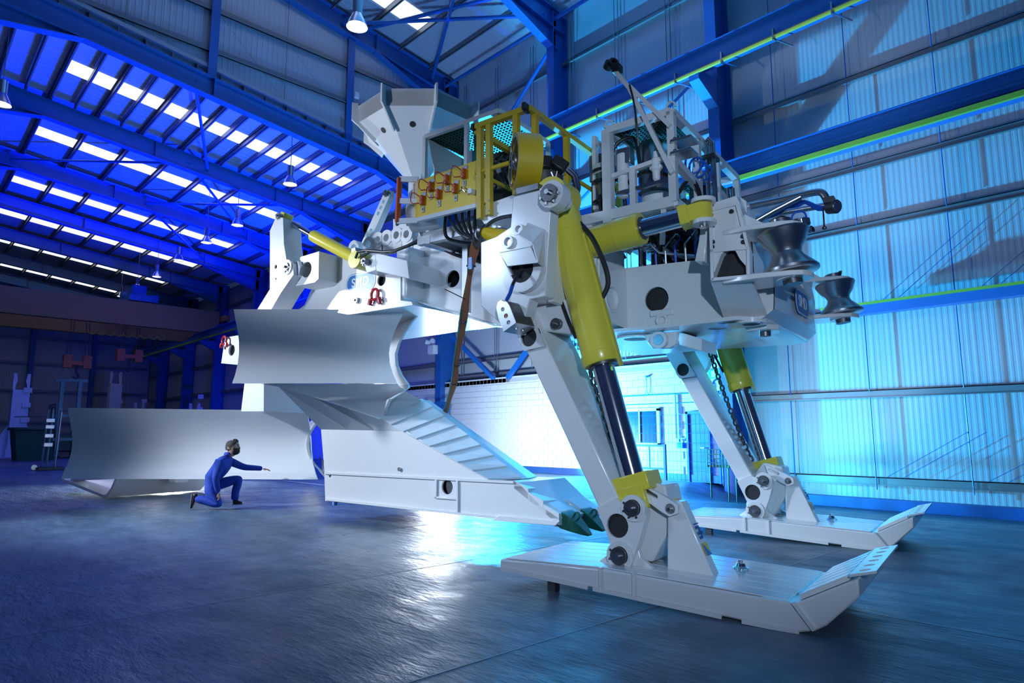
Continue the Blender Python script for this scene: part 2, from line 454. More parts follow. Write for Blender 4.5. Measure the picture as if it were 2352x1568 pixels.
# ---- white blockwork wall between the columns
BX0, BX1, BZ = -30.0, -9.75, 3.63
wall_block = struct(MB().box(BX0, BX1, 17.62, 17.95, 0.0, BZ - 0.005).build('wall_inner', 'block', smooth=0))
bm_ = MB().box(0, 0.44, 0, 0.03, 0, 0.214)
first = None; rest = MB(); nb = 0
spots = []
for r in range(16):
    z = 0.215 + r * 0.2245
    if z + 0.214 > BZ + 0.22: continue
    x = BX1 - 0.45 - (0.225 if r % 2 else 0)
    while x > BX0:
        hole = (-13.3 < x + 0.22 < -11.9 and 1.05 < z + 0.1 < 2.15) or (-10.9 < x + 0.22 < -10.15 and z < 2.1)
        if not hole: spots.append((x, min(z, BZ - 0.214)))
        x -= 0.45
spots.sort(key=lambda s: -s[0])
for i, (x, z) in enumerate(spots):
    if i < 290:
        if first is None:
            b = MB().box(x, x + 0.44, 17.585, 17.622, z, z + 0.214); first = b.build('block', 'block', wall_block, smooth=0); first_at = (x, z)
        else:
            c = first.copy(); COL.objects.link(c); c.parent = wall_block; c.location = first.location + V((x - first_at[0], 0, z - first_at[1]))
    else: rest.box(x, x + 0.44, 17.585, 17.622, z, z + 0.214)
o = rest.build('block_rest', 'block', wall_block, smooth=0); o['kind'] = 'stuff'
struct(MB().box(BX0, BX1, 17.50, 17.62, 0.0, 0.21).build('trim_2', 'kerb', smooth=0))
# window, door, pipes on the blockwork
w = struct(MB().box(-13.28, -11.92, 17.54, 17.62, 1.10, 2.16).build('window_1', 'glass', smooth=0))
for a in ((-13.34, -13.24, 1.05, 2.2), (-11.96, -11.86, 1.05, 2.2), (-13.34, -11.86, 2.12, 2.22), (-13.34, -11.86, 1.02, 1.12), (-12.64, -12.60, 1.1, 2.16)):
    MB().box(a[0], a[1], 17.49, 17.58, a[2], a[3]).build('window_frame', 'logo_white', w, smooth=0)
d = struct(MB().box(-10.85, -10.2, 17.52, 17.60, 0.0, 2.0).build('door_1', 'kerb', smooth=0))
MB().box(-10.92, -10.84, 17.47, 17.6, 0, 2.06).box(-10.21, -10.13, 17.47, 17.6, 0, 2.06).box(-10.92, -10.13, 17.47, 17.6, 2.0, 2.08).build('door_frame', 'blue', d, smooth=0)
MB().cyl((-10.3, 17.5, 1.0), (-10.3, 17.42, 1.0), 0.02, n=8).box(-10.42, -10.29, 17.41, 17.43, 0.985, 1.015).build('door_handle', 'steel', d)
cond = thing('wall_conduit', 'thin pale conduit pipes running along the white block wall above the window', 'pipe', (-12, 17.5, 2.3))
MB().tube([(-14.4, 17.53, 2.62), (-9.8, 17.53, 2.62)], 0.02).build('pipe', 'railblue', cond)
MB().tube([(-14.4, 17.53, 2.34), (-9.8, 17.53, 2.34)], 0.012).build('pipe', 'railblue', cond)
MB().tube([(-11.28, 17.5, 2.6), (-11.28, 17.5, 1.30), (-11.22, 17.5, 1.24), (-10.95, 17.5, 1.24)], 0.045).build('down_pipe', 'logo_white', cond)
MB().box(-11.2, -11.0, 17.40, 17.56, 0.98, 1.14).cyl((-11.1, 17.4, 1.16), (-11.1, 17.4, 1.26), 0.03, n=8).build('socket_box', 'railblue', cond, smooth=0)
MB().tube([(-12.35, 17.5, 2.64), (-12.30, 17.5, 2.85), (-12.25, 17.5, 2.64)], 0.012).tube([(-12.30, 17.5, 2.85), (-12.30, 17.5, 3.2)], 0.014).cyl((-12.30, 17.45, 3.22), (-12.30, 17.56, 3.22), 0.035, n=10).build('pipe_hook', 'railblue', cond)
es = thing('exit_sign', 'small lit green exit sign with running figure on white block wall', 'sign', (-9.95, 17.5, 3.05))
MB().box(-10.35, -9.55, 17.46, 17.54, 3.02, 3.26).build('sign_box', 'exitg', es, smooth=0)
fg = MB(); fg.box(-9.98, -9.86, 17.445, 17.459, 3.05, 3.23); fg.box(-10.25, -10.05, 17.445, 17.459, 3.07, 3.10); fg.box(-10.20, -10.08, 17.445, 17.459, 3.14, 3.20)
fg.build('sign_figure', 'logo_white', es, smooth=0)
sp = thing('wall_switch_box', 'dark blue switch box on a pale post by the emergency exit', 'box', (-9.62, 17.3, 0))
MB().box(-9.70, -9.40, 17.25, 17.45, 1.55, 2.0).build('box_body', 'kerb', sp, bevel=0.02)
MB().box(-9.78, -9.72, 17.3, 17.36, 0.0, 2.6).build('post', 'railblue', sp, smooth=0)
hb = thing('hose_reel', 'dark coiled hose hooked on the wall beside the exit door', 'hose', (-9.7, 17.45, 2.5))
MB().tube([V((-9.75 + 0.22 * math.cos(a), 17.46, 2.78 + 0.22 * math.sin(a))) for a in [R(60 + 24 * i) for i in range(11)]], 0.035).build('hose_coil', 'kerb', hb)
gb = thing('wire_basket', 'green wire mesh basket by the foot of the tall blue column', 'basket', (-8.95, 15.9, 0))
g2 = MB(); g2.box(-9.2, -8.6, 15.7, 16.2, 0.55, 0.6)
for i in range(8):
    g2.cyl((-9.2 + i * 0.0857, 15.7, 0.55), (-9.2 + i * 0.0857, 15.7, 1.0), 0.012, n=5); g2.cyl((-8.6, 15.7 + i * 0.071, 0.55), (-8.6, 15.7 + i * 0.071, 1.0), 0.012, n=5)
for z in (0.66, 0.77, 0.88, 1.0):
    g2.cyl((-9.2, 15.7, z), (-8.6, 15.7, z), 0.012, n=5); g2.cyl((-8.6, 15.7, z), (-8.6, 16.2, z), 0.012, n=5)
o = g2.build('mesh_sides', 'binlid', gb); o['kind'] = 'stuff'
for x, y in ((-9.15, 15.75), (-8.65, 15.75), (-8.65, 16.15)): MB().cyl((x, y, floor_z(x, y)), (x, y, 0.56), 0.02, n=6).build('basket_leg', 'binlid', gb)

# guard rail and mesh screen before the window
gr = thing('guard_rail', 'low blue guard rail standing on the floor before the block wall window', 'railing', (-10.58, 15.84, 0))
MB().box(-10.62, -10.55, 15.80, 15.87, 0, 1.12).build('post', 'blue', gr, smooth=0)
MB().box(-12.6, -12.53, 15.80, 15.87, 0, 1.12).build('post', 'blue', gr, smooth=0)
for z in (1.08, 0.44): MB().box(-12.55, -10.6, 15.81, 15.86, z - 0.03, z + 0.03).build('rail', 'blue', gr, smooth=0)
for x in (-11.1, -11.55, -12.05): MB().box(x - 0.015, x + 0.015, 15.82, 15.85, 0.44, 1.08).build('upright', 'railblue', gr, smooth=0)
MB().box(-10.72, -10.5, 15.78, 15.9, 0, 0.015).build('foot_plate', 'blue', gr, smooth=0)
fn = thing('mesh_fence', 'fine pale wire mesh fence panel standing before the white block wall', 'fence', (-10.8, 16.7, 0))
wires = MB()
for i in range(30): wires.cyl((-13.1 + i * 0.13, 16.7, 0.1), (-13.1 + i * 0.13, 16.7, 1.95), 0.0045, n=4, caps=False)
for i in range(8): wires.cyl((-13.1, 16.7, 0.1 + i * 0.264), (-9.33, 16.7, 0.1 + i * 0.264), 0.0045, n=4, caps=False)
o = wires.build('wire_mesh', 'railblue', fn); o['kind'] = 'stuff'
for x in (-13.12, -9.32): MB().cyl((x, 16.7, 0), (x, 16.7, 2.0), 0.02, n=8).build('post', 'railblue', fn)
rl = thing('handrail_stub', 'short blue rail behind the orange sling before the block wall', 'railing', (-22, 16.6, 0))
for z in (2.62, 2.30): MB().box(-22.9, -21.3, 16.6, 16.66, z, z + 0.09).build('rail', 'blue', rl, smooth=0)
for x in (-22.8, -21.4): MB().box(x - 0.03, x + 0.03, 16.6, 16.66, 0.0, 2.7).build('post', 'blue', rl, smooth=0)


# ---- steel frames
def ibeam(mb, a, b, depth, fl, up, tf=0.03, tw=0.02):
    """I section from a to b (bottom line), its depth along up"""
    a = V(a); b = V(b); d = (b - a).normalized(); up = V(up); up = (up - d * up.dot(d)).normalized()
    mb.bar(a + up * tf / 2, b + up * tf / 2, fl, tf, up); mb.bar(a + up * (depth - tf / 2), b + up * (depth - tf / 2), fl, tf, up)
    mb.bar(a + up * depth / 2, b + up * depth / 2, tw, depth - 2 * tf, up); return mb


def column(x, zt):
    m2 = MB(); ibeam(m2, (x, YC, -0.5 if x > -10 else (3.63 if x == -16.1 else 0)), (x, YC, zt), 0.8, 0.36, (0, 1, 0))
    for z in (zt - 0.7, zt - 0.05, 8.1, 8.9): m2.box(x - 0.17, x + 0.17, YC, YC + 0.78, z, z + 0.02)
    return struct(m2.build('column', 'blue', smooth=0))


for x in FR_HIGH: column(x, 17.6)
for x in FR_LOW[1:]: column(x, 12.55)


def rafter(x, fb, y0, y1, depth, haunch):
    m2 = MB(); ibeam(m2, (x, y0, fb(y0)), (x, y1, fb(y1)), depth, 0.34, (0, 0, 1))
    h = haunch  # tapered haunch at the column
    m2.ext([V((x - 0.01, y0, fb(y0) + 0.02)), V((x - 0.01, y0, fb(y0) - h * 0.62)), V((x - 0.01, y0 - h * 2.9, fb(y0 - h * 2.9) + 0.02))], (0.02, 0, 0))
    m2.bar(V((x, y0, fb(y0) - h * 0.62)), V((x, y0 - h * 2.9, fb(y0 - h * 2.9))), 0.34, 0.03)
    for yy in (y0 - h * 2.9, 7.2, 12.5): m2.box(x - 0.16, x + 0.16, yy, yy + 0.02, fb(yy) + 0.02, fb(yy) + depth - 0.02)
    return m2


for i, x in enumerate(FR_LOW):
    m2 = rafter(x, low_b, YC + 0.3, -7, 0.72, 1.25)
    m2.ext([V((x - 0.01, 3.3, low_b(3.3))), V((x - 0.01, 0.6, low_b(0.6))), V((x - 0.01, 0.6, low_b(0.6) - 0.75))], (0.02, 0, 0))
    m2.bar(V((x, 3.3, low_b(3.3))), V((x, 0.6, low_b(0.6) - 0.75)), 0.34, 0.03)
    struct(m2.build('roof_beam', 'blue', smooth=0))
for x in FR_HIGH: struct(rafter(x, high_b, YC + 0.3, -7, 0.8, 1.35).build('roof_beam', 'blue', smooth=0))

# ---- roofs: lining sheets, purlins, rooflight strips
ceil_low = struct(MB().grid([[V((GABLE_X, 18.1, low_r(18.1) + 0.05)), V((-22.95, 18.1, low_r(18.1) + 0.05))], [V((GABLE_X, -7, low_r(-7) + 0.05)), V((-22.95, -7, low_r(-7) + 0.05))]], (0, 0, 0.15)).build('ceiling', 'roofsheet', smooth=0))
ceil_high = struct(MB().grid([[V((-23.0, 18.1, high_r(18.1) + 0.05)), V((8, 18.1, high_r(18.1) + 0.05))], [V((-23.0, -7, high_r(-7) + 0.05)), V((8, -7, high_r(-7) + 0.05))]], (0, 0, 0.15)).build('ceiling', 'roofsheet', smooth=0))


def roof_sheet(x0, x1, fr, par, y0=18.0, y1=-6.5):
    m2 = MB(); pr = ribs(x0, x1, 0.33, 0.012)
    m2.grid([[V((x, y0, fr(y0) + dz)) for x, dz in pr], [V((x, y1, fr(y1) + dz)) for x, dz in pr]])
    return m2.build('lining_sheet', 'roofsheet', par, smooth=0, recalc=False)


LOW_E = FR_LOW + [GABLE_X]
for i in range(len(LOW_E) - 1):
    x1, x0 = LOW_E[i], LOW_E[i + 1]
    if x1 - x0 > 2: roof_sheet(x0, x1, low_r, ceil_low)
for x0, x1 in ((-22.9, -16.1), (-16.1, -9.4), (-9.4, 4)): roof_sheet(x0, x1, high_r, ceil_high)
SKY_X = [-26.95, -33.9, -41.4, -48.0, -55.0, -62.5]
PUR_Y = [16.4 - 1.62 * i for i in range(14)]
for x in SKY_X:
    for i in range(1, 8):
        ya, yb = PUR_Y[i] - 0.06, PUR_Y[i + 1] + 0.06
        m2 = MB(); m2.grid([[V((x - 0.5, ya, low_r(ya) - 0.03)), V((x + 0.5, ya, low_r(ya) - 0.03))], [V((x - 0.5, yb, low_r(yb) - 0.03)), V((x + 0.5, yb, low_r(yb) - 0.03))]], (0, 0, 0.02))
        m2.build('rooflight', 'sky', ceil_low, smooth=0)
for x in (-20.9, -13.5):
    for i in range(1, 8):
        ya, yb = PUR_Y[i] - 0.06, PUR_Y[i + 1] + 0.06
        m2 = MB(); m2.grid([[V((x - 0.5, ya, high_r(ya) - 0.03)), V((x + 0.5, ya, high_r(ya) - 0.03))], [V((x - 0.5, yb, high_r(yb) - 0.03)), V((x + 0.5, yb, high_r(yb) - 0.03))]], (0, 0, 0.02))
        m2.build('rooflight', 'sky', ceil_high, smooth=0)
for y in [PUR_Y[0] - 0.81 - 1.62 * i for i in range(13)]:
    z = low_r(y) - 0.03
    MB().box(LOW_E[1], LOW_E[0], y - 0.03, y - 0.01, z - 0.22, z).box(LOW_E[1], LOW_E[0], y - 0.03, y + 0.05, z - 0.22, z - 0.2).build('purlin', 'girt', ceil_low, smooth=0)
for y in PUR_Y:
    for i in range(len(LOW_E) - 1):
        z = low_r(y) - 0.03
        MB().box(LOW_E[i + 1], LOW_E[i], y - 0.03, y - 0.01, z - 0.22, z).box(LOW_E[i + 1], LOW_E[i], y - 0.03, y + 0.05, z - 0.22, z - 0.2).box(LOW_E[i + 1], LOW_E[i], y - 0.09, y - 0.01, z - 0.02, z).build('purlin', 'girt', ceil_low, smooth=0)
    for x0, x1 in ((-22.9, -16.1), (-16.1, -9.4), (-9.4, 4)):
        z = high_r(y) - 0.03
        MB().box(x0, x1, y - 0.03, y - 0.01, z - 0.22, z).box(x0, x1, y - 0.03, y + 0.05, z - 0.22, z - 0.2).build('purlin', 'girt', ceil_high, smooth=0)


def brace(a, b, r=0.06, name='roof_brace', par=None):
    return MB().cyl(a, b, r, n=8).build(name, 'blue', par or ceil_low)


def zl(y): return low_b(y) + 0.45
def zh(y): return high_b(y) + 0.45
for a, b in (((-29.8, 8.6), (-36.7, 3.0)), ((-29.8, 13.8), (-36.7, 8.6)), ((-29.8, 8.6), (-36.7, 13.8)), ((-36.7, 8.6), (-43.6, 13.8)), ((-22.9, 6.6), (-29.8, 9.4))):
    brace(V((*a, zl(a[1]) - 0.1)), V((*b, zl(b[1]) - 0.1)))
for a, b in (((-22.9, 12.6), (-16.1, 15.4)), ((-16.1, 13.0), (-22.9, 16.6)), ((-16.1, 16.9), (-22.9, 12.0)), ((-22.9, 17.3), (-16.1, 17.3)), ((-16.1, 17.3), (-9.4, 17.3)), ((-16.1, 12.6), (-9.4, 16.4))):
    brace(V((*a, zh(a[1]) - 0.1)), V((*b, zh(b[1]) - 0.1)), 0.075, par=ceil_high)
brace(ph(1160, 282, 17.4), ph(1258, 122, 17.4), 0.075, 'wall_brace', wall_back)
for a, b in (((1022, 755), (1134, 868)), ((1166, 868), (1214, 800))):
    MB().bar(ph(*a, 17.45), ph(*b, 17.45), 0.16, 0.16).build('wall_brace', 'railblue', wall_back, smooth=0)
brace(V((-16.0, 17.3, 9.0)), V((-9.5, 17.3, 12.6)), 0.05, 'wall_brace', wall_back)

# ---- step wall between the high and the low roof, with posts and rails
sx = -23.08
wall_step = struct(MB().ext([V((sx - 0.08, 18.1, low_r(18.1))), V((sx - 0.08, -7, low_r(-7))), V((sx - 0.08, -7, high_r(-7))), V((sx - 0.08, 18.1, high_r(18.1)))], (-0.1, 0, 0)).build('wall_left', 'clad', smooth=0))
for k in range(4):
    ya, yb = 18.0 - 6.25 * k, 18.0 - 6.25 * (k + 1)
    pr = ribs(yb, ya, 0.2, -0.01)
    MB().grid([[V((sx + dy, y, low_r(y) - 0.2)) for y, dy in pr], [V((sx + dy, y, high_r(y))) for y, dy in pr]]).build('cladding_panel', 'clad', wall_step, smooth=0, recalc=False)
for z in (14.75, 16.3): MB().box(sx + 0.05, sx + 0.11, -6, 16.5, z, z + 0.19).box(sx + 0.05, sx + 0.17, -6, 16.5, z, z + 0.02).build('wall_rail', 'girt', wall_step, smooth=0)
for y in (1.6, 7.14, 12.5): struct(ibeam(MB(), (-22.86, y, low_b(y) + 0.7), (-22.86, y, high_b(y) + 0.1), 0.3, 0.3, (-1, 0, 0)).build('column', 'blue', smooth=0))
for y in (4.4, 9.8):
    MB().cyl((sx + 0.12, y, low_b(y) + 0.9), (sx + 0.12, y, high_b(y)), 0.012, n=5).build('tie_rod', 'girt', wall_step)
for y in (7.3, 9.9, 12.6):
    MB().cyl((sx + 0.12, y, 16.25), (sx + 0.12, y + 2.4, 14.0), 0.006, n=4).build('tie_wire', 'girt', wall_step)
sb = thing('junction_box', 'small pale junction box on blue post above the funnel', 'box', (-22.7, 12.65, 14.9))
MB().box(-22.74, -22.6, 12.58, 12.78, 14.95, 15.2).build('box_body', 'logo_white', sb, bevel=0.02)

# ---- far gable wall
wall_far = struct(MB().box(GABLE_X - 0.3, GABLE_X - 0.05, -12, 18.1, 0, 16.5).build('wall_far', 'clad', smooth=0))
for k in range(6):
    ya, yb = -12 + 5 * k, -12 + 5 * (k + 1)
    pr = ribs(ya, yb, 0.3, -0.012)
    MB().grid([[V((GABLE_X + dy, y, 0)) for y, dy in pr], [V((GABLE_X + dy, y, 14.5)) for y, dy in pr]]).build('cladding_panel', 'clad', wall_far, smooth=0, recalc=False)
for z in (2.3, 5.0, 7.4, 9.6): MB().box(GABLE_X + 0.03, GABLE_X + 0.2, -10, 17.8, z, z + 0.2).build('wall_rail', 'girt', wall_far, smooth=0)
for y in (2.6, 8.6, 13.2): struct(ibeam(MB(), (GABLE_X + 0.2, y, 0), (GABLE_X + 0.2, y, 13.5), 0.4, 0.35, (1, 0, 0)).build('column', 'blue', smooth=0))

# ---- crane rails
rail_low = struct(ibeam(MB(), (-69, 16.4, 8.26), (6, 16.4, 8.26), 0.62, 0.36, (0, 0, 1)).build('beam', 'railblue', smooth=0))
rl2 = MB()
for k in range(4): rl2.box(-9.2, 6, 16.365, 16.385, 8.36 + 0.1 * k, 8.40 + 0.1 * k)
rl2.build('web_rib', 'railblue', rail_low, smooth=0)
MB().box(-69, 6, 16.12, 16.2, 8.20, 8.32).build('conductor_bar', 'pipe_lit_green', rail_low, smooth=0)  # its green from the cyan light is in the colour
MB().bar((-69, 16.4, 8.91), (6, 16.4, 8.91), 0.07, 0.07).build('crane_track', 'girt', rail_low, smooth=0)
rail_up = struct(ibeam(MB(), (-16.4, 16.4, 11.95), (6, 16.4, 11.95), 0.66, 0.36, (0, 0, 1)).build('beam', 'railblue', smooth=0))
MB().tube([(-17.5, 16.16, 11.83), (6, 16.16, 11.83)], 0.06, 8).build('conductor_bar', 'pipe_yellow', rail_up)
for i in range(11):
    x = -16.0 + 1.5 * i
    MB().box(x - 0.02, x + 0.02, 16.1, 16.24, 11.74, 12.06).bar((x, 16.2, 11.78), (x + 0.25, 16.75, 11.72), 0.03, 0.03).build('hanger', 'steel' if i % 3 else 'girt', rail_up, smooth=0)
for x in FR_HIGH + FR_LOW[1:]:
    m2 = MB(); m2.ext([V((x - 0.15, YC, 8.24)), V((x - 0.15, 16.15, 8.24)), V((x - 0.15, 16.15, 8.05)), V((x - 0.15, YC, 7.5))], (0.3, 0, 0)); m2.build('corbel', 'railblue', rail_low, smooth=0)
for x in (-16.1, -9.4):
    m2 = MB(); m2.ext([V((x - 0.16, YC, 11.93)), V((x - 0.16, 16.15, 11.93)), V((x - 0.16, 16.15, 11.6)), V((x - 0.16, YC, 11.1))], (0.32, 0, 0)); m2.build('corbel', 'railblue', rail_up, smooth=0)
z4 = ph(2200, 683, 17.1).z
tray = struct(MB().box(-6.6, 6, 17.05, 17.35, z4 - 0.12, z4 + 0.10).build('trim_3', 'railblue', smooth=0))
MB().box(-6.6, 6, 17.0, 17.08, z4 + 0.10, z4 + 0.16).build('conductor_bar', 'pipe_lit_green', tray, smooth=0)

# ---- emergency twin light on the column
tw = thing('emergency_light', 'white twin spot emergency light fixed to blue column behind the sling', 'light', ph(993, 800, 17.05))
c = ph(993, 803, 17.05)
MB().box(c.x - 0.22, c.x + 0.22, c.y - 0.1, YC, c.z - 0.2, c.z + 0.2).build('battery_box', 'logo_white', tw, bevel=0.03)
for s in (-0.14, 0.14): MB().lathe((c.x + s, c.y, c.z + 0.32), (c.x + s * 1.8, c.y - 0.2, c.z + 0.36), [(0, 0.05), (0.4, 0.1), (1, 0.11)], 12).build('spot_head', 'logo_white', tw)


# ---- high bay lamps
def highbay(u, v, z, label):
    p = phz(u, v, z)
    t = thing('highbay_lamp', label, 'lamp', p, 'high bay lamps under the roof')
    zr = (high_r if p.x > -22.9 else low_r)(p.y) + 0.02
    MB().cyl(p + V((0, 0, 0.35)), p + V((0, 0, 0.75)), 0.12, n=14).build('lamp_housing', 'steel', t)
    MB().lathe(p + V((0, 0, 0.36)), p, [(0, 0.11), (0.25, 0.15), (0.6, 0.21), (0.92, 0.25), (1, 0.26)], 20, caps=False).build('reflector', 'steel', t)
    MB().cyl(p + V((0, 0, 0.02)), p + V((0, 0, 0.05)), 0.22, n=18).build('bulb', 'bulb', t)
    MB().cyl(p + V((0, 0, 0.75)), V((p.x, p.y, zr)), 0.014, n=5).build('hanging_rod', 'girt', t)


highbay(820, 62, 11.3, 'largest high bay lamp, shining white above the funnel')
highbay(2, 240, 11.0, 'high bay lamp cut off by the picture edge under the first roof beam')
for (u, v), nm in zip([(666, 424), (545, 518), (474, 558), (410, 598), (360, 636), (315, 664), (277, 681)],
                      ['first high bay lamp of the long row, directly above the lever arm', 'second high bay lamp of the long row', 'third high bay lamp of the long row',
                       'fourth high bay lamp of the long row', 'fifth high bay lamp of the long row', 'sixth high bay lamp of the long row, over the crane trolley', 'last and smallest high bay lamp of the long row']):
    highbay(u, v, 10.9 if u != 277 else 11.6, nm)
    cp = phz(u, v, 10.9)

# ---- bridge crane
cr = thing('bridge_crane', 'brown orange double girder bridge crane spanning the dark far bay', 'crane', (-48.5, 6, 8.3))
MB().ext([V((-47.4, -8, 8.3)), V((-47.4, 15.0, 8.3)), V((-47.4, 16.2, 8.95)), V((-47.4, 16.2, 9.85)), V((-47.4, -8, 9.85))], (0.5, 0, 0)).build('girder', 'orange', cr, smooth=0)
MB().ext([V((-51.0, -8, 8.0)), V((-51.0, 15.0, 8.0)), V((-51.0, 16.2, 8.95)), V((-51.0, 16.2, 9.6)), V((-51.0, -8, 9.6))], (0.5, 0, 0)).build('girder', 'orange', cr, smooth=0)
MB().box(-52.0, -46.0, 16.25, 16.6, 9.12, 9.5).build('end_carriage', 'orange', cr, smooth=0)
for x in (-51.6, -46.4): MB().cyl((x, 16.3, 9.16), (x, 16.5, 9.16), 0.2, n=14).build('wheel', 'darksteel', cr)
MB().box(-50.8, -47.0, 10.6, 11.9, 9.95, 10.35).box(-48.6, -47.2, 10.8, 11.6, 10.35, 11.0).cyl((-49.8, 10.7, 10.6), (-49.8, 12.1, 10.6), 0.35, n=14).box(-48.2, -47.4, 11.9, 12.4, 10.0, 10.5).build('trolley', 'blue', cr, smooth=0)
mf = MB()
for i in range(9):
    y = 8.9 + i * 0.5
    mf.tube([V((-48.0, y + 0.24 * math.cos(a), 8.2 - 0.28 + 0.28 * math.sin(a))) for a in [R(180 + 22.5 * k) for k in range(9)]], 0.03, 5)
mf.build('festoon_cable', 'pipe_yellow', cr)
for (u, v) in ((177, 833), (297, 818)):
    p = phx(u, v, -48.5)
    hk = MB(); hk.box(p.x - 0.25, p.x + 0.25, p.y - 0.75, p.y - 0.3, p.z - 0.35, p.z + 0.45).box(p.x - 0.25, p.x + 0.25, p.y + 0.3, p.y + 0.75, p.z - 0.35, p.z + 0.45).box(p.x - 0.2, p.x + 0.2, p.y - 0.4, p.y + 0.4, p.z - 0.15, p.z + 0.1)
    h = hk.build('hook_block', 'redorange', cr, smooth=0)
    MB().tube([V((p.x, p.y, p.z - 0.1)), V((p.x, p.y, p.z - 0.6)), V((p.x, p.y + 0.16, p.z - 0.85)), V((p.x, p.y, p.z - 1.0)), V((p.x, p.y - 0.16, p.z - 0.85))], 0.08, 8).build('hook', 'darksteel', h)
    for s in (-0.6, -0.4, 0.4, 0.6): MB().cyl((p.x, p.y + s, p.z + 0.4), (p.x, p.y + s * 0.8, 8.4), 0.025, n=5).build('wire_rope', 'darksteel', h)


# ---- things stored in the far bay
def stand(u, v, vtop, x, label, w=0.8):
    b = phx(u, v, x); b.z = 0; h = (phx(u, vtop, x)).z
    t = thing('steel_stand', label, 'stand', b, 'tall blue lit stands in the far bay')
    MB().box(b.x - w / 2, b.x + w / 2, b.y - w / 2, b.y + w / 2, 0.5, h - 1.0).build('mast', 'logo_white', t, smooth=0)
    for s in (-1, 1):
        MB().ext([V((b.x - 0.1, b.y + s * w * 0.5, h - 1.3)), V((b.x - 0.1, b.y + s * w * 0.5, h)), V((b.x - 0.1, b.y + s * w * 0.32, h)), V((b.x - 0.1, b.y + s * w * 0.25, h - 0.45)), V((b.x - 0.1, b.y + s * w * 0.34, h - 0.7)), V((b.x - 0.1, b.y + s * w * 0.34, h - 1.3))], (0.2, 0, 0)).build('fork', 'logo_white', t, smooth=0)
        MB().ext([V((b.x - 0.08, b.y + s * w * 0.5, 0.05)), V((b.x - 0.08, b.y + s * w * 1.25, 0.05)), V((b.x - 0.08, b.y + s * w * 1.2, 0.9)), V((b.x - 0.08, b.y + s * w * 0.5, 2.0))], (0.16, 0, 0)).build('gusset', 'logo_white', t, smooth=0)
    MB().box(b.x - w, b.x + w, b.y - w * 1.3, b.y + w * 1.3, 0, 0.06).build('base_plate', 'logo_white', t, smooth=0)
    MB().box(b.x - w * 0.7, b.x + w * 0.7, b.y - w * 0.6, b.y + w * 0.6, 0.06, 0.52).build('plinth', 'logo_white', t, smooth=0)
    for k in range(4): MB().box(b.x + w * 0.5, b.x + w * 0.5 + 0.08, b.y + w * 0.1, b.y + w * 0.6, 1.2 + 0.9 * k, 1.5 + 0.9 * k).build('rung_plate', 'logo_white', t, smooth=0)


stand(32, 1048, 857, -50, 'tall blue-lit steel stand with forked top nearest the picture edge', 0.85)
stand(252, 1036, 853, -62, 'pale forked steel stand rising behind the wide lower blade', 0.85)
stand(312, 1036, 925, -60, 'short white stand tip just showing over the wide lower blade', 0.7)
stand(440, 1036, 926, -50, 'short blue stand tip over the lower blade beside the blue columns', 0.7)
ld = thing('tube_stand', 'grey tubular steel stand on a dark foot beside the lower blade', 'stand', phz(112, 1079, 0))
b = phz(112, 1079, 0)
for dx in (-0.32, -0.12, 0.22): MB().tube([b + V((dx * 0.7, dx * 0.7, 0.05)), b + V((dx * 0.7 + 0.05, dx * 0.7 + 0.05, 2.35))], 0.035, 8).build('tube_leg', 'steel', ld)
MB().tube([b + V((0.16, 0.16, 2.3)), b + V((1.2, 1.1, 2.3))], 0.025, 6).tube([b + V((-0.2, -0.2, 2.1)), b + V((-2.2, -1.0, 2.1))], 0.025, 6).build('cross_tube', 'steel', ld)
for z in (0.9, 1.25, 1.6, 1.85): MB().box(b.x - 0.26, b.x + 0.06, b.y - 0.26, b.y + 0.05, z, z + 0.16).build('clamp', 'steel', ld, bevel=0.02)
MB().box(b.x - 0.5, b.x + 0.45, b.y - 0.45, b.y + 0.45, 0, 0.12).build('foot_block', 'black', ld, bevel=0.02)
MB().cyl(b + V((0.1, -0.5, 0.12)), b + V((0.16, -0.5, 0.12)), 0.1, n=14).build('castor', 'steel', ld)
GB0 = phx(82, 1030, -44.0); GB0.z = 0
FK0 = phx(150, 1032, -47.0); FK0.z = 0
gbn = thing('waste_bin', 'dark green wheeled bin in the gloom behind the tube stand', 'bin', GB0)
b = GB0
MB().ext([b + V((-0.9, -0.9, 0.0)), b + V((0.9, -0.9, 0.0)), b + V((1.1, -1.1, 1.6)), b + V((-1.1, -1.1, 1.6))], (0, 1.6, 0)).build('bin_body', 'binlid', gbn, smooth=0)
MB().box(b.x - 1.2, b.x + 1.2, b.y - 1.2, b.y + 0.6, 1.6, 1.75).build('bin_lid', 'binlid', gbn, bevel=0.04)
MB().tube([b + V((-0.9, 0.6, 1.7)), b + V((-0.9, 0.6, 3.0)), b + V((1.1, 0.6, 3.0)), b + V((1.1, 0.6, 1.7))], 0.06, 8).build('guard_frame', 'darksteel', gbn)
fk = thing('forklift', 'dark forklift truck standing in shadow beside the lower blade tip', 'forklift', FK0)
b = FK0
for s in (-0.45, 0.45): MB().box(b.x - 0.12, b.x + 0.12, b.y + s - 0.1, b.y + s + 0.1, 0.05, 4.6).build('mast_rail', 'darksteel', fk, smooth=0)
for z in (1.0, 2.4, 4.5): MB().box(b.x - 0.1, b.x + 0.1, b.y - 0.8, b.y + 0.8, z, z + 0.18).build('mast_bar', 'darksteel', fk, smooth=0)
MB().box(b.x - 2.4, b.x - 0.2, b.y - 0.75, b.y + 0.75, 0.35, 1.5).build('truck_body', 'black', fk, bevel=0.08)
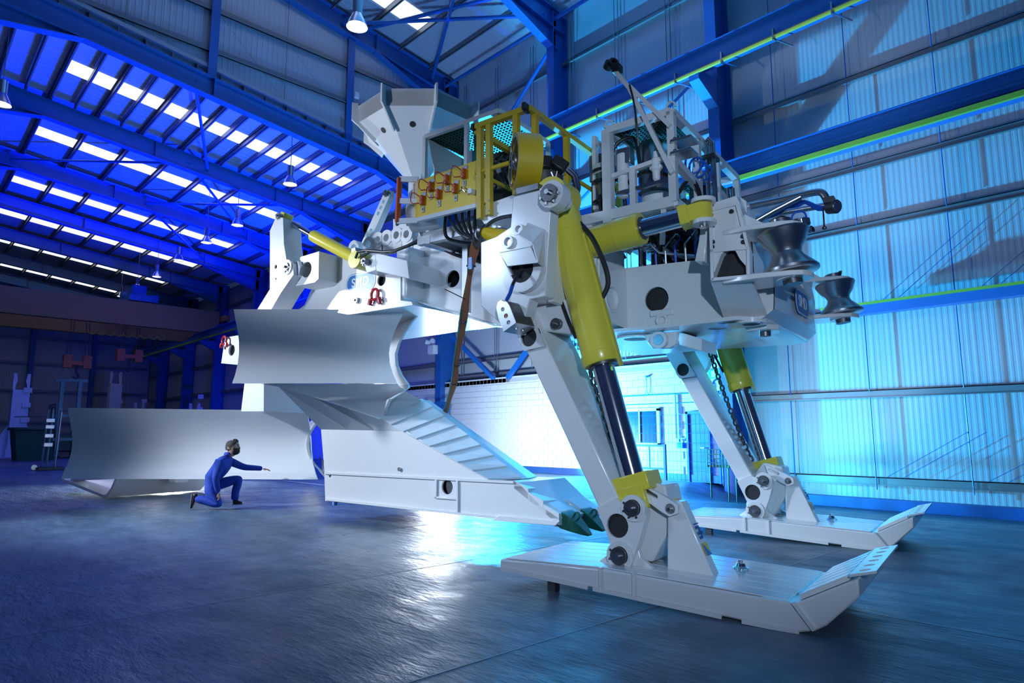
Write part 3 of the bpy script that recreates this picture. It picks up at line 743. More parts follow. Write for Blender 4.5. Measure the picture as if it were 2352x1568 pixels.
MB().tube([b + V((-2.0, -0.6, 1.5)), b + V((-1.8, -0.6, 3.0)), b + V((-0.5, -0.6, 3.0)), b + V((-0.3, -0.6, 1.5))], 0.05, 6).tube([b + V((-2.0, 0.6, 1.5)), b + V((-1.8, 0.6, 3.0)), b + V((-0.5, 0.6, 3.0)), b + V((-0.3, 0.6, 1.5))], 0.05, 6).build('cab_frame', 'black', fk)
for dx in (-2.0, -0.5):
    for s in (-0.75, 0.6): MB().cyl(b + V((dx, s, 0.35)), b + V((dx, s + 0.18, 0.35)), 0.35, n=16).build('wheel', 'black', fk)
for s in (-0.35, 0.35): MB().box(b.x + 0.1, b.x + 1.3, b.y + s - 0.07, b.y + s + 0.07, 0.08, 0.13).build('fork_arm', 'darksteel', fk, smooth=0)

# ================================================================== THE PLOUGH (own frame: x forward, y across, z up)
QC = 7.9                        # its middle plane
PB = V((-4.5, QC, 0))
PL = thing('cable_plough', 'huge white subsea plough on skid legs with yellow cylinders and curved blades', 'plough', ROT @ PB, rotz=ALPHA, org=PB)
NY = V((0, 1, 0))


def pq(px, q): return [pm(u, v, q) for u, v in px]
def mir(o_mb): return o_mb.mirror(QC)


def both(mk, name, mat, par=None, **k):
    """a part and its twin across the middle plane"""
    a = mk().build(name, mat, par or PL, **k); b = mk().mirror(QC).build(name, mat, par or PL, **k); return a, b


def bolt_cap(par, c, axis, r, n=4):
    """round pin end with a keeper and bolts"""
    c = V(c); axis = V(axis).normalized()
    o = MB().cyl(c - axis * 0.03, c + axis * 0.05, r, n=20).build('pin', 'darksteel', par)
    MB().cyl(c + axis * 0.05, c + axis * 0.085, r * 0.30, n=10).build('grease_nipple', 'steel', o)
    x, y = basis(axis)
    for i in range(n):
        a = R(150 + 50 * i); p = c + (x * math.cos(a) + y * math.sin(a)) * r * 1.2
        MB().cyl(p, p + axis * 0.04, r * 0.16, n=6).build('bolt', 'steel', o)
    return o


# ---------------------------------------------------------------- skid with fin bracket (twice)
SH = V((0, 4.14, 0))
q0, q1 = 5.18, 6.48
skid = MB().ext([V((p, q0, z)) for p, z in ((-3.85, .15), (-1.40, .012), (-1.20, .005), (-1.10, .03), (-1.02, .08), (-.80, .30), (-.80, .425), (-1.22, .20), (-2.75, .262), (-3.85, .228))], NY * (q1 - q0)).build('skid', 'white', PL, bevel=0.015)
for i in range(6):
    a = q0 + 0.03 + i * (q1 - q0 - 0.06) / 6; b = a + (q1 - q0 - 0.06) / 6 - 0.014
    MB().ext([V((p, a, z)) for p, z in ((-3.80, .232), (-2.75, .263), (-1.27, .204), (-1.27, .214), (-2.75, .273), (-3.80, .242))], NY * (b - a)).build('deck_plate', 'white', skid, bevel=0.003)
    MB().ext([V((p, a + .01, z)) for p, z in ((-1.20, .215), (-.86, .396), (-.87, .432), (-1.19, .262))], NY * (b - a - .02)).build('ramp_bar', 'white', skid, bevel=0.006)
lipd = V((.17, 0, .045)); l0 = V((-.855, q0, .425))
hl = [[l0 + V((.5 * .17 + .16 * .17 * math.cos(t) * 1.4, .11 + k * .216 + .045 * math.sin(t), .0225 + .0063 * math.cos(t) * 1.4)) for t in [2 * math.pi * i / 14 for i in range(14)]] for k in range(6)]
MB().ext([l0, l0 + lipd, l0 + lipd + NY * (q1 - q0), l0 + NY * (q1 - q0)], (0, 0, .018), hl, through=True).build('lip_plate', 'white', skid)
for p, zt in ((-2.78, .262), (-2.47, .252)): MB().box(p - .014, p + .014, q0 - .018, q0, .09 if p < -2.6 else .07, zt).box(p - .014, p + .014, q0 - .018, q0 + .09, zt - .01, zt + .012).build('side_rib', 'white', skid, bevel=0.004)
MB().bar(V((-1.10, q0 - .01, .04)), V((-1.23, q0 - .01, .21)), .025, .025, NY).build('side_rib', 'white', skid)
MB().bar(V((-3.83, q0 - .012, .146)), V((-2.9, q0 - .012, .094)), .03, .016, NY).bar(V((-2.85, q0 - .012, .091)), V((-1.75, q0 - .012, .03)), .03, .016, NY).bar(V((-1.6, q0 - .012, .022)), V((-1.2, q0 - .012, .008)), .03, .012, NY).build('wear_strip', 'white', skid)
bt = V((-1.85, 6.02, .24)); b0 = MB().lathe(bt - V((0, 0, .02)), bt + V((0, 0, .045)), [(0, .07), (.4, .07), (.6, .045), (1, .035)], 14).build('lifting_plug', 'chrome', skid)
MB().cyl(bt + V((0, 0, .03)), bt + V((0, 0, .07)), .02, n=6).build('plug_nut', 'steel', b0)
MB().box(-3.35, -3.27, q0 + .05, q0 + .13, 0.0, .13).build('support_block', 'darksteel', skid, smooth=0)
for q in (5.46, 6.06):
    MB().ext([V((p, q, z)) for p, z in ((-2.98, .24), (-2.84, .34), (-2.83, .45), (-2.76, .52), (-2.66, .53), (-2.57, .46), (-2.54, .34), (-2.40, .24))], NY * .06).build('pivot_lug', 'white', skid, bevel=0.006)
fin = MB().ext([V((p, 5.56, z)) for p, z in ((-2.34, .22), (-2.32, .77), (-2.27, .83), (-2.19, .82), (-1.93, .22))], NY * .15).build('fin_bracket', 'white', skid, bevel=0.012)
bolt_cap(fin, (-2.27, 5.55, .765), -NY, .045, 3)
fx = V((-1.985, 5.76, .355)); fu = V((-.26, 0, .60)).normalized(); fn_ = fu.cross(-NY).normalized()
def on_fin(t, s): return V((-2.19, 5.635, .82)) + (V((-1.93, 5.635, .22)) - V((-2.19, 5.635, .82))) * t + NY * s + V((.012, 0, .004))
nn = V((.60, 0, .26)).normalized() * .004
MB().ext([on_fin(.56, -.055), on_fin(.56, .055), on_fin(.72, .055), on_fin(.72, -.055)], nn).build('emblem_plate', 'panel_yellow', fin)
MB().ext([on_fin(.56, -.055) + nn, on_fin(.72, .055) + nn, on_fin(.72, -.055) + nn], nn).build('emblem_corner', 'logo_blue', fin)
text('fin_lettering', 'rh', .13, on_fin(.42, 0) + nn, V((.26, 0, -.6)), NY, 'kerb', fin, .002, .006)
MB().ext([on_fin(.30, -.05), on_fin(.30, .05), on_fin(.315, .05), on_fin(.315, -.05)], nn).build('lettering_bar', 'kerb', fin)
link = MB().ext([V((p, 5.50, z)) for p, z in ((-2.56, .98), (-2.28, .85), (-2.20, .80), (-2.20, .73), (-2.28, .70), (-2.36, .74), (-2.52, .84))], NY * .045,
                [[V((-2.45 + a * .10, 5.50, .885 - a * .055)) + V((.022 * math.cos(t) * 1, 0, .022 * math.sin(t))) for a, t in [(-.5 if 90 <= k <= 270 else .5, R(k)) for k in range(0, 360, 30)]]], through=True).build('tie_link', 'white', skid)

# ---------------------------------------------------------------- leg (twice)
QL0 = 5.40
leg_px = [(1184, 763), (1372, 1171), (1401, 1244), (1410, 1285), (1424, 1304), (1447, 1301), (1458, 1270), (1470, 1236), (1483, 1186), (1481, 1165), (1466, 1149), (1447, 1148), (1433, 1156), (1418, 1148), (1248, 788), (1232, 750)]
lp = pq(leg_px, QL0)
box_pts = [lp[0], lp[1], lp[13], lp[14], lp[15]]
up_d = (lp[0] - lp[1]).normalized()
legbox = [lp[0] + up_d * .35, lp[1] - up_d * .1, lp[13] - up_d * .1, lp[15] + up_d * .35]
leg = MB().ext([p + NY * .035 for p in legbox], NY * .62).build('leg', 'white', PL, bevel=0.02)
hole = circ(pm(1418, 1207, QL0), .105, 22)
MB().ext([lp[1] + up_d * .02, *lp[1:14], lp[13] + up_d * .02], NY * .10, [hole]).build('end_plate', 'white', leg, bevel=0)
MB().ext([lp[1] + up_d * .02 + NY * .6, *[p + NY * .6 for p in lp[1:14]], lp[13] + up_d * .02 + NY * .6], NY * .06).build('end_plate', 'white', leg)
h2 = circ(pm(1214, 774, QL0), .095, 22)
a0, a1 = lerp(lp[0], lp[1], .115), lerp(lp[14], lp[13], .02)
top_pl = [lp[0] + up_d * .30, a0, a1, lp[15] + up_d * .30]
MB().ext(top_pl, NY * .10, [h2]).build('end_plate', 'white', leg)
for c_ in (pm(1418, 1207, QL0), pm(1214, 774, QL0)): MB().cyl(c_ + NY * .026, c_ + NY * .033, .13, n=20).build('hole_disc', 'dark', leg)  # dark discs stand for the shade inside the leg holes
bolt_cap(leg, pm(1425, 1275, QL0), -NY, .075); MB().ring(pm(1425, 1275, QL0) - NY * .005, NY, .125, .08, .03).build('boss', 'white', leg)
bolt_cap(leg, pm(1455, 1166, QL0), -NY, .07); MB().ring(pm(1455, 1166, QL0) - NY * .005, NY, .115, .075, .03).build('boss', 'white', leg)
# lower knuckle between skid and leg, seen in front of the leg
MB().ext([V((p, 5.62, z)) for p, z in ((-2.86, .28), (-2.5, .28), (-2.30, .62), (-2.36, .95), (-2.62, 1.0), (-2.86, .7))], NY * .34).build('knuckle', 'white', leg, bevel=0.02)
MB().box(-2.36, -2.30, 5.75, 5.84, .78, .82).build('maker_plate', 'panel_yellow', leg)

# ---------------------------------------------------------------- lift cylinder (twice)
ct, cb = V((-3.44, 5.62, 3.82)), V((-2.60, 5.62, .78))
cd = (cb - ct).normalized(); cl = (cb - ct).length
be = (pm(1386, 836, 5.62) - ct).dot(cd) / cl
cyl = MB().lathe(ct + cd * .16, ct + cd * (be * cl), [(0, .17), (.015, .185), (.16, .185), (.165, .178), (.93, .178), (.935, .188), (.985, .188), (1, .175)], 32).build('lift_cylinder', 'yellow', PL)
MB().cyl(ct - NY * .16, ct + NY * .16, .19, n=24).build('eye_end', 'yellow', cyl)
MB().bar(ct, ct + cd * .3, .26, .30, NY).build('eye_neck', 'yellow', cyl, bevel=0.02)
MB().cyl(ct + cd * (be * cl - .05), cb - cd * .18, .105, n=28).build('piston_rod', 'chrome', cyl)
MB().cyl(ct + cd * (be * cl), ct + cd * (be * cl + .02), .14, n=24).build('gland', 'darksteel', cyl)
sx_ = NY.cross(cd).normalized()
MB().bar(cb - cd * .26, cb - cd * .10, .40, .30, NY).build('clevis', 'yellow', cyl, bevel=0.012)
for s in (-.17, .10): MB().ext([cb + NY * s + sx_ * a - cd * b for a, b in ((-.14, .16), (.14, .16), (.15, -.04), (.09, -.13), (-.03, -.14), (-.14, -.05))], NY * .07).build('clevis_ear', 'yellow', cyl, bevel=0.008)
MB().tube(smooth_pts([ct + cd * .45 + V((-.19, -.05, 0)), ct + cd * .6 + V((-.25, -.08, 0)), ct + cd * 1.2 + V((-.22, -.08, 0)), ct + cd * 1.55 + V((-.16, -.1, 0))], 15), .018, 8).build('hose', 'black', cyl)
MB().tube(smooth_pts([ct + cd * .32 + V((.17, .0, .0)), ct + cd * .5 + V((.25, .03, 0)), ct + cd * .8 + V((.29, .05, 0)), ct + cd * 1.0 + V((.27, .05, 0)), ct + cd * 1.15 + V((.19, 0, 0))], 20), .026, 8).build('hose', 'black', cyl)
MB().box(ct.x + .12, ct.x + .22, ct.y - .1, ct.y + .05, ct.z - .42, ct.z - .3).build('port_block', 'steel', cyl, bevel=0.01)
MB().bar(ct + cd * .5 - sx_ * .185, ct + cd * 1.9 - sx_ * .185, .02, .06, NY).build('rod_guard', 'yellow', cyl)

# ---------------------------------------------------------------- chain (twice): each link a piece
c0, c1 = V((-3.40, 5.80, 2.74)), V((-2.82, 5.80, 1.0))
nl = 20; chain = None
for i in range(nl):
    t0, t1 = i / nl, (i + 1) / nl
    def cp(t): return lerp(c0, c1, t) + V((-.03 * math.sin(math.pi * t), 0, 0))
    m, d = (cp(t0) + cp(t1)) / 2, (cp(t1) - cp(t0)); ln = d.length * .68; d.normalize()
    s = NY.cross(d).normalized() if i % 2 else NY
    s = (s * .8 + (NY if i % 2 else NY.cross(d)) * .6).normalized() if True else s
    w = .04
    pts = [m + d * ln * .5 * a + s * w * b for a, b in ((-1, -.75), (-.55, -1), (.55, -1), (1, -.75), (1.22, 0), (1, .75), (.55, 1), (-.55, 1), (-1, .75), (-1.22, 0))]
    lk = MB().tube(pts, .0155, 6, closed=True)
    if chain is None: chain = lk.build('chain', 'darksteel', PL)
    else: lk.build('link', 'darksteel', chain)
MB().box(-3.46, -3.34, 5.74, 5.86, 2.70, 2.95).build('chain_bracket', 'white', chain, smooth=0)
for o in (skid, leg, chain): copy_tree(o, PL, SH)
copy_tree(cyl, PL, (0, 4.44, 0))

# ---------------------------------------------------------------- side towers and outriggers (near one in full view)
QT = 5.20
tp = [(1104, 702), (1104, 556), (1139, 543), (1172, 521), (1178, 451), (1259, 431), (1290, 437), (1298, 452), (1290, 470), (1264, 482), (1252, 680), (1217, 687), (1203, 735), (1186, 767), (1148, 742)]
tower = both(lambda: MB().ext(pq(tp, QT), NY * .16), 'side_tower', 'white', bevel=0.01)
tw_n = tower[0]
both(lambda: MB().ext([V((p, 5.36, z)) for p, z in ((-4.0, 2.72), (-4.0, 3.42), (-3.72, 3.46), (-3.66, 3.70), (-3.37, 3.62), (-3.36, 2.70))], NY * 1.66, ), 'outrigger', 'white', bevel=0.012)
# front face of the outrigger: panel with hole, bottom flange and lug
of = MB().ext([V((-3.34, y, z)) for y, z in ((5.36, 2.68), (5.36, 3.60), (6.45, 3.43), (7.02, 3.34), (7.02, 2.62))], (-.06, 0, 0), [circ((-3.34, 6.60, 2.92), .13, 22, 'y', 'z')]).build('face_plate', 'white', PL)
MB().ring((-3.335, 6.60, 2.92), (1, 0, 0), .165, .13, .03).build('hole_rim', 'white', of)
MB().cyl((-3.43, 6.60, 2.92), (-3.44, 6.60, 2.92), .15, n=20).build('hole_disc', 'dark', of)  # dark disc paints the shade behind the face hole
MB().box(-3.345, -3.325, 6.22, 6.25, 2.75, 3.32).box(-3.345, -3.325, 6.30, 6.33, 2.75, 3.32).build('stiffener', 'white', of)
pin = pm(1278, 452, QT - .02)
MB().cyl(pin - NY * .10, pin + NY * .04, .135, n=28).build('pivot_boss', 'white', tw_n)
bolt_cap(tw_n, pin - NY * .10, -NY, .085, 5)
# hooded lifting bracket on the tower face
hb_ = [(1186, 545), (1246, 528), (1255, 560), (1240, 615), (1222, 626), (1180, 632), (1165, 590)]
br = MB().ext(pq([(1141, 566), (1158, 546), (1192, 541), (1222, 562), (1218, 566), (1147, 580)], 4.98), NY * .03, [circ(pm(1169, 556, 4.98), .042, 16)], through=True).build('lift_bracket', 'white', tw_n)
MB().ring(pm(1169, 556, 4.97), NY, .062, .042, .05).build('bracket_ring', 'white', br)
MB().ext([*pq([(1147, 580), (1218, 566), (1234, 603), (1166, 611)], 4.99)], NY * .02).build('bracket_cover', 'white', br)
MB().ext([*pq([(1166, 536), (1183, 515), (1211, 514), (1190, 542)], 5.10)], NY * .03, [circ(pm(1193, 527, 5.10), .035, 16)], through=True).build('rear_lug', 'white', br)
MB().ring(pm(1193, 527, 5.09), NY, .055, .035, .05).build('bracket_ring', 'white', br)
MB().grid([[pm(1222, 562, 4.99), pm(1249, 530, 5.19)], [pm(1234, 603, 4.99), pm(1250, 617, 5.19)]], (.01, 0, .01)).build('bracket_side', 'white', br, smooth=0)
MB().grid([[pm(1190, 543, 4.99), pm(1212, 515, 5.19)], [pm(1222, 562, 4.99), pm(1249, 530, 5.19)]], (.0, 0, .02)).build('bracket_top', 'white', br, smooth=0)
MB().grid([[pm(1147, 580, 4.99), pm(1160, 580, 5.19)], [pm(1174, 632, 5.05), pm(1180, 632, 5.19)]], (.015, 0, .0)).build('bracket_side', 'white', br, smooth=0)
rc = pm(1210, 622, QT); MB().ring(rc - NY * .03, NY, .225, .135, .12).build('port_ring', 'white', tw_n)
MB().cyl(rc - NY * .07, rc - NY * .03, .137, n=22).build('port_shade', 'dark', tw_n)  # dark disc paints the shade inside the port ring
MB().tube([pm(1201, 621, 5.08), pm(1188, 632, 4.98), pm(1178, 652, 4.95), pm(1172, 672, 4.96), pm(1163, 690, 4.98)], .016, 8).build('cable', 'black', tw_n)
MB().tube([pm(1177, 655, 4.935), pm(1172, 672, 4.945), pm(1164, 688, 4.965)], .018, 8).build('cable_sleeve', 'bluehose', tw_n)
# perforated steel guard hanging below the tower
gp = [(1140, 708), (1143, 694), (1152, 688), (1164, 691), (1171, 702), (1185, 738), (1156, 759), (1146, 735)]
gd = MB().ext(pq(gp, 5.02), NY * .012, [circ(pm(1155, 710, 5.02), .022, 12), circ(pm(1162, 725, 5.02), .024, 12), circ(pm(1168, 740, 5.02), .022, 12)], through=True).build('camera_guard', 'steel', tw_n)
g0, g1 = pm(1185, 738, 5.02), pm(1156, 759, 5.02)
MB().ext([g1, g0, g0 + V((.02, .30, .0)), g1 + V((.02, .30, 0))], (0, 0, -.012), [circ(lerp(g0, g1, .5) + V((.01, .09, 0)), .022, 12, lerp(g1, g0, 1) - g1 and (g0 - g1).normalized(), 'y'), circ(lerp(g0, g1, .5) + V((.012, .2, 0)), .022, 12, (g0 - g1).normalized(), 'y')], through=True).build('guard_plate', 'steel', gd)
gg = [pm(1152, 688, 5.02), pm(1164, 691, 5.02), pm(1171, 702, 5.02), pm(1185, 738, 5.02)]
MB().grid([gg, [p + V((.02, .28, 0)) for p in gg]], (0, 0, -.012)).build('guard_shell', 'darksteel', gd)
MB().cyl(pm(1172, 722, 5.10), pm(1172, 722, 5.10) + V((.02, .28, 0)), .07, n=14).build('camera_body', 'redorange', gd)
# rounded pocket where the leg enters under the tower
pk = [(1217, 688), (1262, 682), (1318, 690), (1330, 720), (1316, 768), (1250, 760), (1232, 752)]
MB().ext([pm(u, v, 5.55) for u, v in pk], NY * .5).build('leg_pocket', 'white', PL, bevel=0.03)
bolt_cap(PL, pm(1281, 744, 5.54), -NY, .055, 0)

# ---------------------------------------------------------------- chassis: cranked box beam
QB = 7.0
top = [(945, 560), (1100, 600), (1290, 622), (1432, 616), (1629, 594)]
bot = [(1700, 741), (1470, 757), (1300, 757), (1140, 745), (970, 690)]
cx = [pm(u, v, QB) for u, v in top] + [pm(u, v, QB) for u, v in bot]
cx[0] = V((-6.85, QB, cx[0].z)); cx[-1] = V((-6.85, QB, cx[-1].z))
chassis = MB().ext(cx, NY * 1.8, [circ(pm(1040, 640, QB), .125, 22), circ(pm(1508, 687, QB), .145, 22), circ(pm(1397, 690, QB), .02, 8)]).build('chassis', 'white', PL)
MB().cyl(pm(1040, 640, QB) + NY * .3, pm(1040, 640, QB) + NY * .31, .3, n=20).build('hole_disc', 'darksteel', chassis)
MB().cyl(pm(1508, 687, QB) + NY * .06, pm(1508, 687, QB) + NY * .07, .2, n=20).build('hole_disc', 'dark', chassis)  # dark disc in place of the beam hole's inner shade
def strip(px, q, w=.07, t=.025):
    m = MB(); P = [pm(u, v, q) for u, v in px]
    for a, b in zip(P[:-1], P[1:]): m.bar(a, b, w, t, (0, 0, 1))
    return m
strip([(966, 552), (1100, 600), (1290, 622)], QB - .02).build('top_flange', 'white', chassis)
strip([(966, 694), (1140, 748), (1200, 752)], QB - .02, .10).build('bottom_flange', 'white', chassis)
# underside plates with round openings
up_px = [(1290, 772), (1470, 762), (1700, 745), (1790, 742)]
fb = [pm(u, v, QB - .15) for u, v in ((1300, 758), (1445, 759), (1560, 752), (1700, 741), (1790, 738))]
z_f = 2.56
MB().ext([V((p, q, z_f)) for p, q in ((-4.1, 6.75), (-3.0, 6.80), (-2.0, 6.75), (-1.75, 7.05), (-1.72, 8.75), (-2.0, 9.05), (-3.0, 9.0), (-4.1, 9.05))], (0, 0, .04),
         [circ((-3.35, 7.25, z_f), .14, 20, 'x', 'y'), circ((-2.35, 7.2, z_f), .10, 20, 'x', 'y')]).build('belly_plate', 'white', chassis)
MB().ring((-3.35, 7.25, z_f - .01), (0, 0, 1), .24, .15, .04).build('hole_rim', 'white', chassis)
# lug with ring under the beam
lg = [(1478, 768), (1556, 760), (1552, 790), (1538, 799), (1500, 800), (1487, 786)]
lug = MB().ext(pq(lg, 7.05), NY * .08).build('tow_lug', 'white', chassis, bevel=0.01)
rcx = pm(1516, 781, 7.03); MB().ring(rcx, NY, .10, .062, .10).build('lug_ring', 'white', lug)
MB().cyl(rcx - NY * .052, rcx - NY * .046, .06, n=20).build('lug_void', 'steel', lug)
MB().ext(pq([(1556, 760), (1612, 778), (1612, 806), (1560, 792)], 7.2), NY * .5).build('lug_web', 'white', lug, bevel=0.008)
# clamp shape on the side face
cl_ = pm(1521, 735, QB - .015)
MB().ring(cl_, NY, .075, .04, .05).box(cl_.x - .14, cl_.x + .14, cl_.y - .02, cl_.y + .02, cl_.z + .05, cl_.z + .12).build('side_clamp', 'white', chassis, bevel=0.01)

# ---------------------------------------------------------------- front roller housings (near and far), rollers, nose
QR = 6.40
hpx = [(1628, 470), (1650, 462), (1692, 449), (1700, 470), (1722, 578), (1723, 637), (1634, 646)]
arch = [(1638, 639), (1640, 628), (1656, 585), (1666, 573), (1680, 570), (1690, 577), (1700, 596), (1713, 610), (1714, 632)]
def house(): return MB().ext(pq(hpx, QR), NY * .62, [pq(arch, QR)], depth=.10)
h_n, h_f = both(house, 'roller_housing', 'white')
MB().box(-2.10, -1.74, 6.50, 6.52, 2.97, 3.28).build('housing_shade', 'dark', h_n)  # dark slab painted as the shade inside the arch
for a, b in (((1632, 577), (1720, 569)), ((1634, 482), (1694, 468))): MB().bar(pm(*a, QR - .012), pm(*b, QR - .012), .03, .03, NY).build('housing_rib', 'white', h_n)
for a, b in (((1632, 478), (1637, 643)), ((1694, 470), (1719, 572)), ((1719, 572), (1720, 634)), ((1636, 642), (1720, 634))): MB().bar(pm(*a, QR - .012), pm(*b, QR - .012), .03, .03, NY).build('housing_rib', 'white', h_n)
for u, v in ((1634, 494), (1681, 486), (1638, 556), (1707, 543), (1637, 567), (1708, 556)): MB().cyl(pm(u, v, QR), pm(u, v, QR) - NY * .02, .022, n=8).build('bolt_hole', 'dark', h_n)
for u0 in (1696, 1706): MB().ext(pq([(u0 - 6, 452), (u0 + 8, 462), (u0 + 10, 500), (u0 + 14, 540), (u0 + 10, 545), (u0 - 2, 470)], QR + .2), NY * .12).build('housing_step', 'white', h_n)


def roller_set(par, near):
    ra, rb = pm(1797, 533, 6.55), pm(1817, 628, 6.55)
    def R_(): return MB().lathe(ra, rb, [(0, .05), (0, .235), (.05, .24), (.30, .19), (.42, .148), (.52, .135), (.62, .148), (.78, .21), (.92, .262), (.98, .262), (1, .24), (1, .05)], 40)
    def arm(z, t, zz):
        c = lerp(ra, rb, t); ax = (rb - ra).normalized()
        pts = [c + V((-.62, -.12, .02)), c + V((-.28, -.24, 0))] + [c + V((.20 * math.cos(a), .20 * math.sin(a), 0)) for a in [R(-80 + 32 * i) for i in range(6)]] + [c + V((-.28, .26, 0)), c + V((-.62, .40, .02))]
        return MB().ext(pts, (0, 0, zz))
    mk = [(R_, 'guide_roller', 'steel', {}), (lambda: arm(0, -.02, .05), 'roller_arm', 'white', dict(bevel=.008)), (lambda: arm(0, 1.02, -.05), 'roller_arm', 'white', dict(bevel=.008)),
          (lambda: MB().cyl(lerp(ra, rb, 1.06), lerp(ra, rb, 1.15), .15, n=24), 'axle_flange', 'white', {}), (lambda: MB().cyl(lerp(ra, rb, 1.15), lerp(ra, rb, 1.26), .09, n=20), 'axle_cap', 'darksteel', {}),
          (lambda: MB().cyl(lerp(ra, rb, -.10), lerp(ra, rb, -.28), .10, n=20), 'axle_top', 'steel', {}), (lambda: MB().ext([lerp(ra, rb, -.07) + V((-.6, -.05, .0)), lerp(ra, rb, -.07) + V((-.05, -.05, 0)), lerp(ra, rb, -.07) + V((-.35, -.05, .22)), lerp(ra, rb, -.07) + V((-.6, -.05, .26))], NY * .04), 'arm_gusset', 'white', {})]
    for f, n, m, k in mk:
        b = f()
        if not near: b.mirror(QC)
        b.build(n, m, par, **k)


roller_set(h_n, True); roller_set(h_f, False)
# nose between the rollers, sloping up to the front
n0 = [V((-2.3, q, 2.58)) for q in (7.0, 8.8)]
nose_rows = [[V((-2.25, q, 2.56)) for q in (6.9, 7.9, 8.9)], [V((-2.0, q, 2.54)) for q in (6.8, 7.9, 9.0)], [V((-1.78, 6.85, 2.56)), V((-1.74, 7.9, 2.56)), V((-1.78, 8.95, 2.56))], [V((-1.66, 6.9, 2.66)), V((-1.60, 7.9, 2.66)), V((-1.66, 8.9, 2.66))], [V((-1.66, 7.0, 3.06)), V((-1.60, 7.9, 3.08)), V((-1.66, 8.8, 3.06))], [V((-2.25, q, 3.2)) for q in (7.0, 7.9, 8.8)]]
nose = MB().grid(nose_rows).build('nose', 'white', PL, smooth=50)
MB().ext([V((p, 6.98, z)) for p, z in ((-2.25, 2.57), (-1.80, 2.57), (-1.68, 2.68), (-1.68, 3.05), (-2.25, 3.19))], NY * .03).build('nose_cheek', 'white', nose)
MB().ext([V((p, 8.79, z)) for p, z in ((-2.25, 2.57), (-1.80, 2.57), (-1.68, 2.68), (-1.68, 3.05), (-2.25, 3.19))], NY * .03).build('nose_cheek', 'white', nose)
# slanted underside panel below the near roller housing
MB().grid([[pm(1632, 646, 6.42), pm(1722, 638, 6.42)], [V((-2.2, 7.0, 2.60)), V((-1.75, 7.0, 2.60))]], (0, .0, .03)).build('under_panel', 'white', nose, smooth=0)
MB().ring((-1.92, 6.98, 2.56), (0, 0, 1), .17, .09, .05).build('hole_rim', 'white', nose)
MB().cyl((-1.92, 6.98, 2.535), (-1.92, 6.98, 2.545), .09, n=20).build('hole_shade', 'dark', nose)  # dark disc for the shade within the rim
MB().ext([V((-2.05, 7.2, 2.5)), V((-1.82, 7.15, 2.5)), V((-1.72, 7.3, 2.5)), V((-1.77, 7.55, 2.5)), V((-2.05, 7.6, 2.5))], (0, 0, .06)).build('keel_shoe', 'white', nose, bevel=.01)
MB().cyl((-1.88, 7.35, 2.5), (-1.88, 7.35, 2.45), .06, n=16).build('keel_pin', 'darksteel', nose)


def logo(par, c, right, up, w, h, bold=.003):
    """blue rounded badge with white ring and lettering"""
    right = V(right).normalized(); up = V(up); up = (up - right * up.dot(right)).normalized(); n = right.cross(up)
    def rr(sx, sy, off):
        r = min(sx, sy) * .98 * .5 * .92; out = []
        for cxx, cyy, a0 in ((sx / 2 - r, sy / 2 - r, 0), (-sx / 2 + r, sy / 2 - r, 90), (-sx / 2 + r, -sy / 2 + r, 180), (sx / 2 - r, -sy / 2 + r, 270)):
            out += [V(c) + right * (cxx + r * math.cos(R(a0 + 15 * i))) + up * (cyy + r * math.sin(R(a0 + 15 * i))) + n * off for i in range(7)]
        return out
    b = MB().ext(rr(w, h, .002), n * .003).build('badge_edge', 'logo_blue', par)
    MB().ext(rr(w * .965, h * .93, .005), n * .003).build('badge_ring', 'logo_white', b)
    MB().ext(rr(w * .91, h * .83, .008), n * .003).build('badge_face', 'logo_blue', b)
    text('badge_lettering', 'SMD', h * .62, V(c) + n * .0125, right, up, 'logo_white', b, .0015, bold, squash=1.08)
    return b


nc = pmx(1829, 678, -1.24)
logo(nose, V((-1.600, 7.9, 2.87)), NY, V((0, 0, 1)), .66, .30)
# ---------------------------------------------------------------- front crossways steering cylinder (near) with clevis on the housing
e0, e1 = pm(1300, 573, 6.15), pm(1475, 524, 6.15)
sc_ = MB().lathe(e0, e1, [(0, .165), (.70, .165), (.705, .172), (.97, .172), (1, .165)], 32).build('front_cylinder', 'yellow', PL)
MB().cyl(e1, pm(1577, 497, 6.2), .095, n=28).build('piston_rod', 'chrome', sc_)
MB().cyl(e1 - (e1 - e0).normalized() * .01, e1 + (e1 - e0).normalized() * .015, .12, n=24).build('gland', 'darksteel', sc_)
ea, eb = pm(1562, 502, 6.2), pm(1626, 484, 6.25)
MB().bar(ea, lerp(ea, eb, .35), .22, .20).cyl(lerp(ea, eb, .8) - V((0, 0, .085)), lerp(ea, eb, .8) + V((0, 0, .085)), .10, n=24).bar(lerp(ea, eb, .25), lerp(ea, eb, .9), .2, .17).build('rod_eye', 'yellow', sc_, bevel=.01)
for dz in (.09, -.13): MB().cyl(lerp(ea, eb, .85) + V((0, 0, dz)), lerp(ea, eb, .85) + V((0, 0, dz + .04)), .12, n=24).build('rod_lug', 'white', sc_)
MB().cyl(lerp(ea, eb, .85) + V((0, 0, -.13)), lerp(ea, eb, .85) + V((0, 0, -.16)), .05, n=14).build('pin', 'steel', sc_)
MB().ext(pq([(1598, 500), (1626, 505), (1622, 560), (1618, 600), (1595, 600), (1604, 555), (1608, 530)], 6.5), NY * .2).build('rod_post', 'white', sc_, bevel=.01)

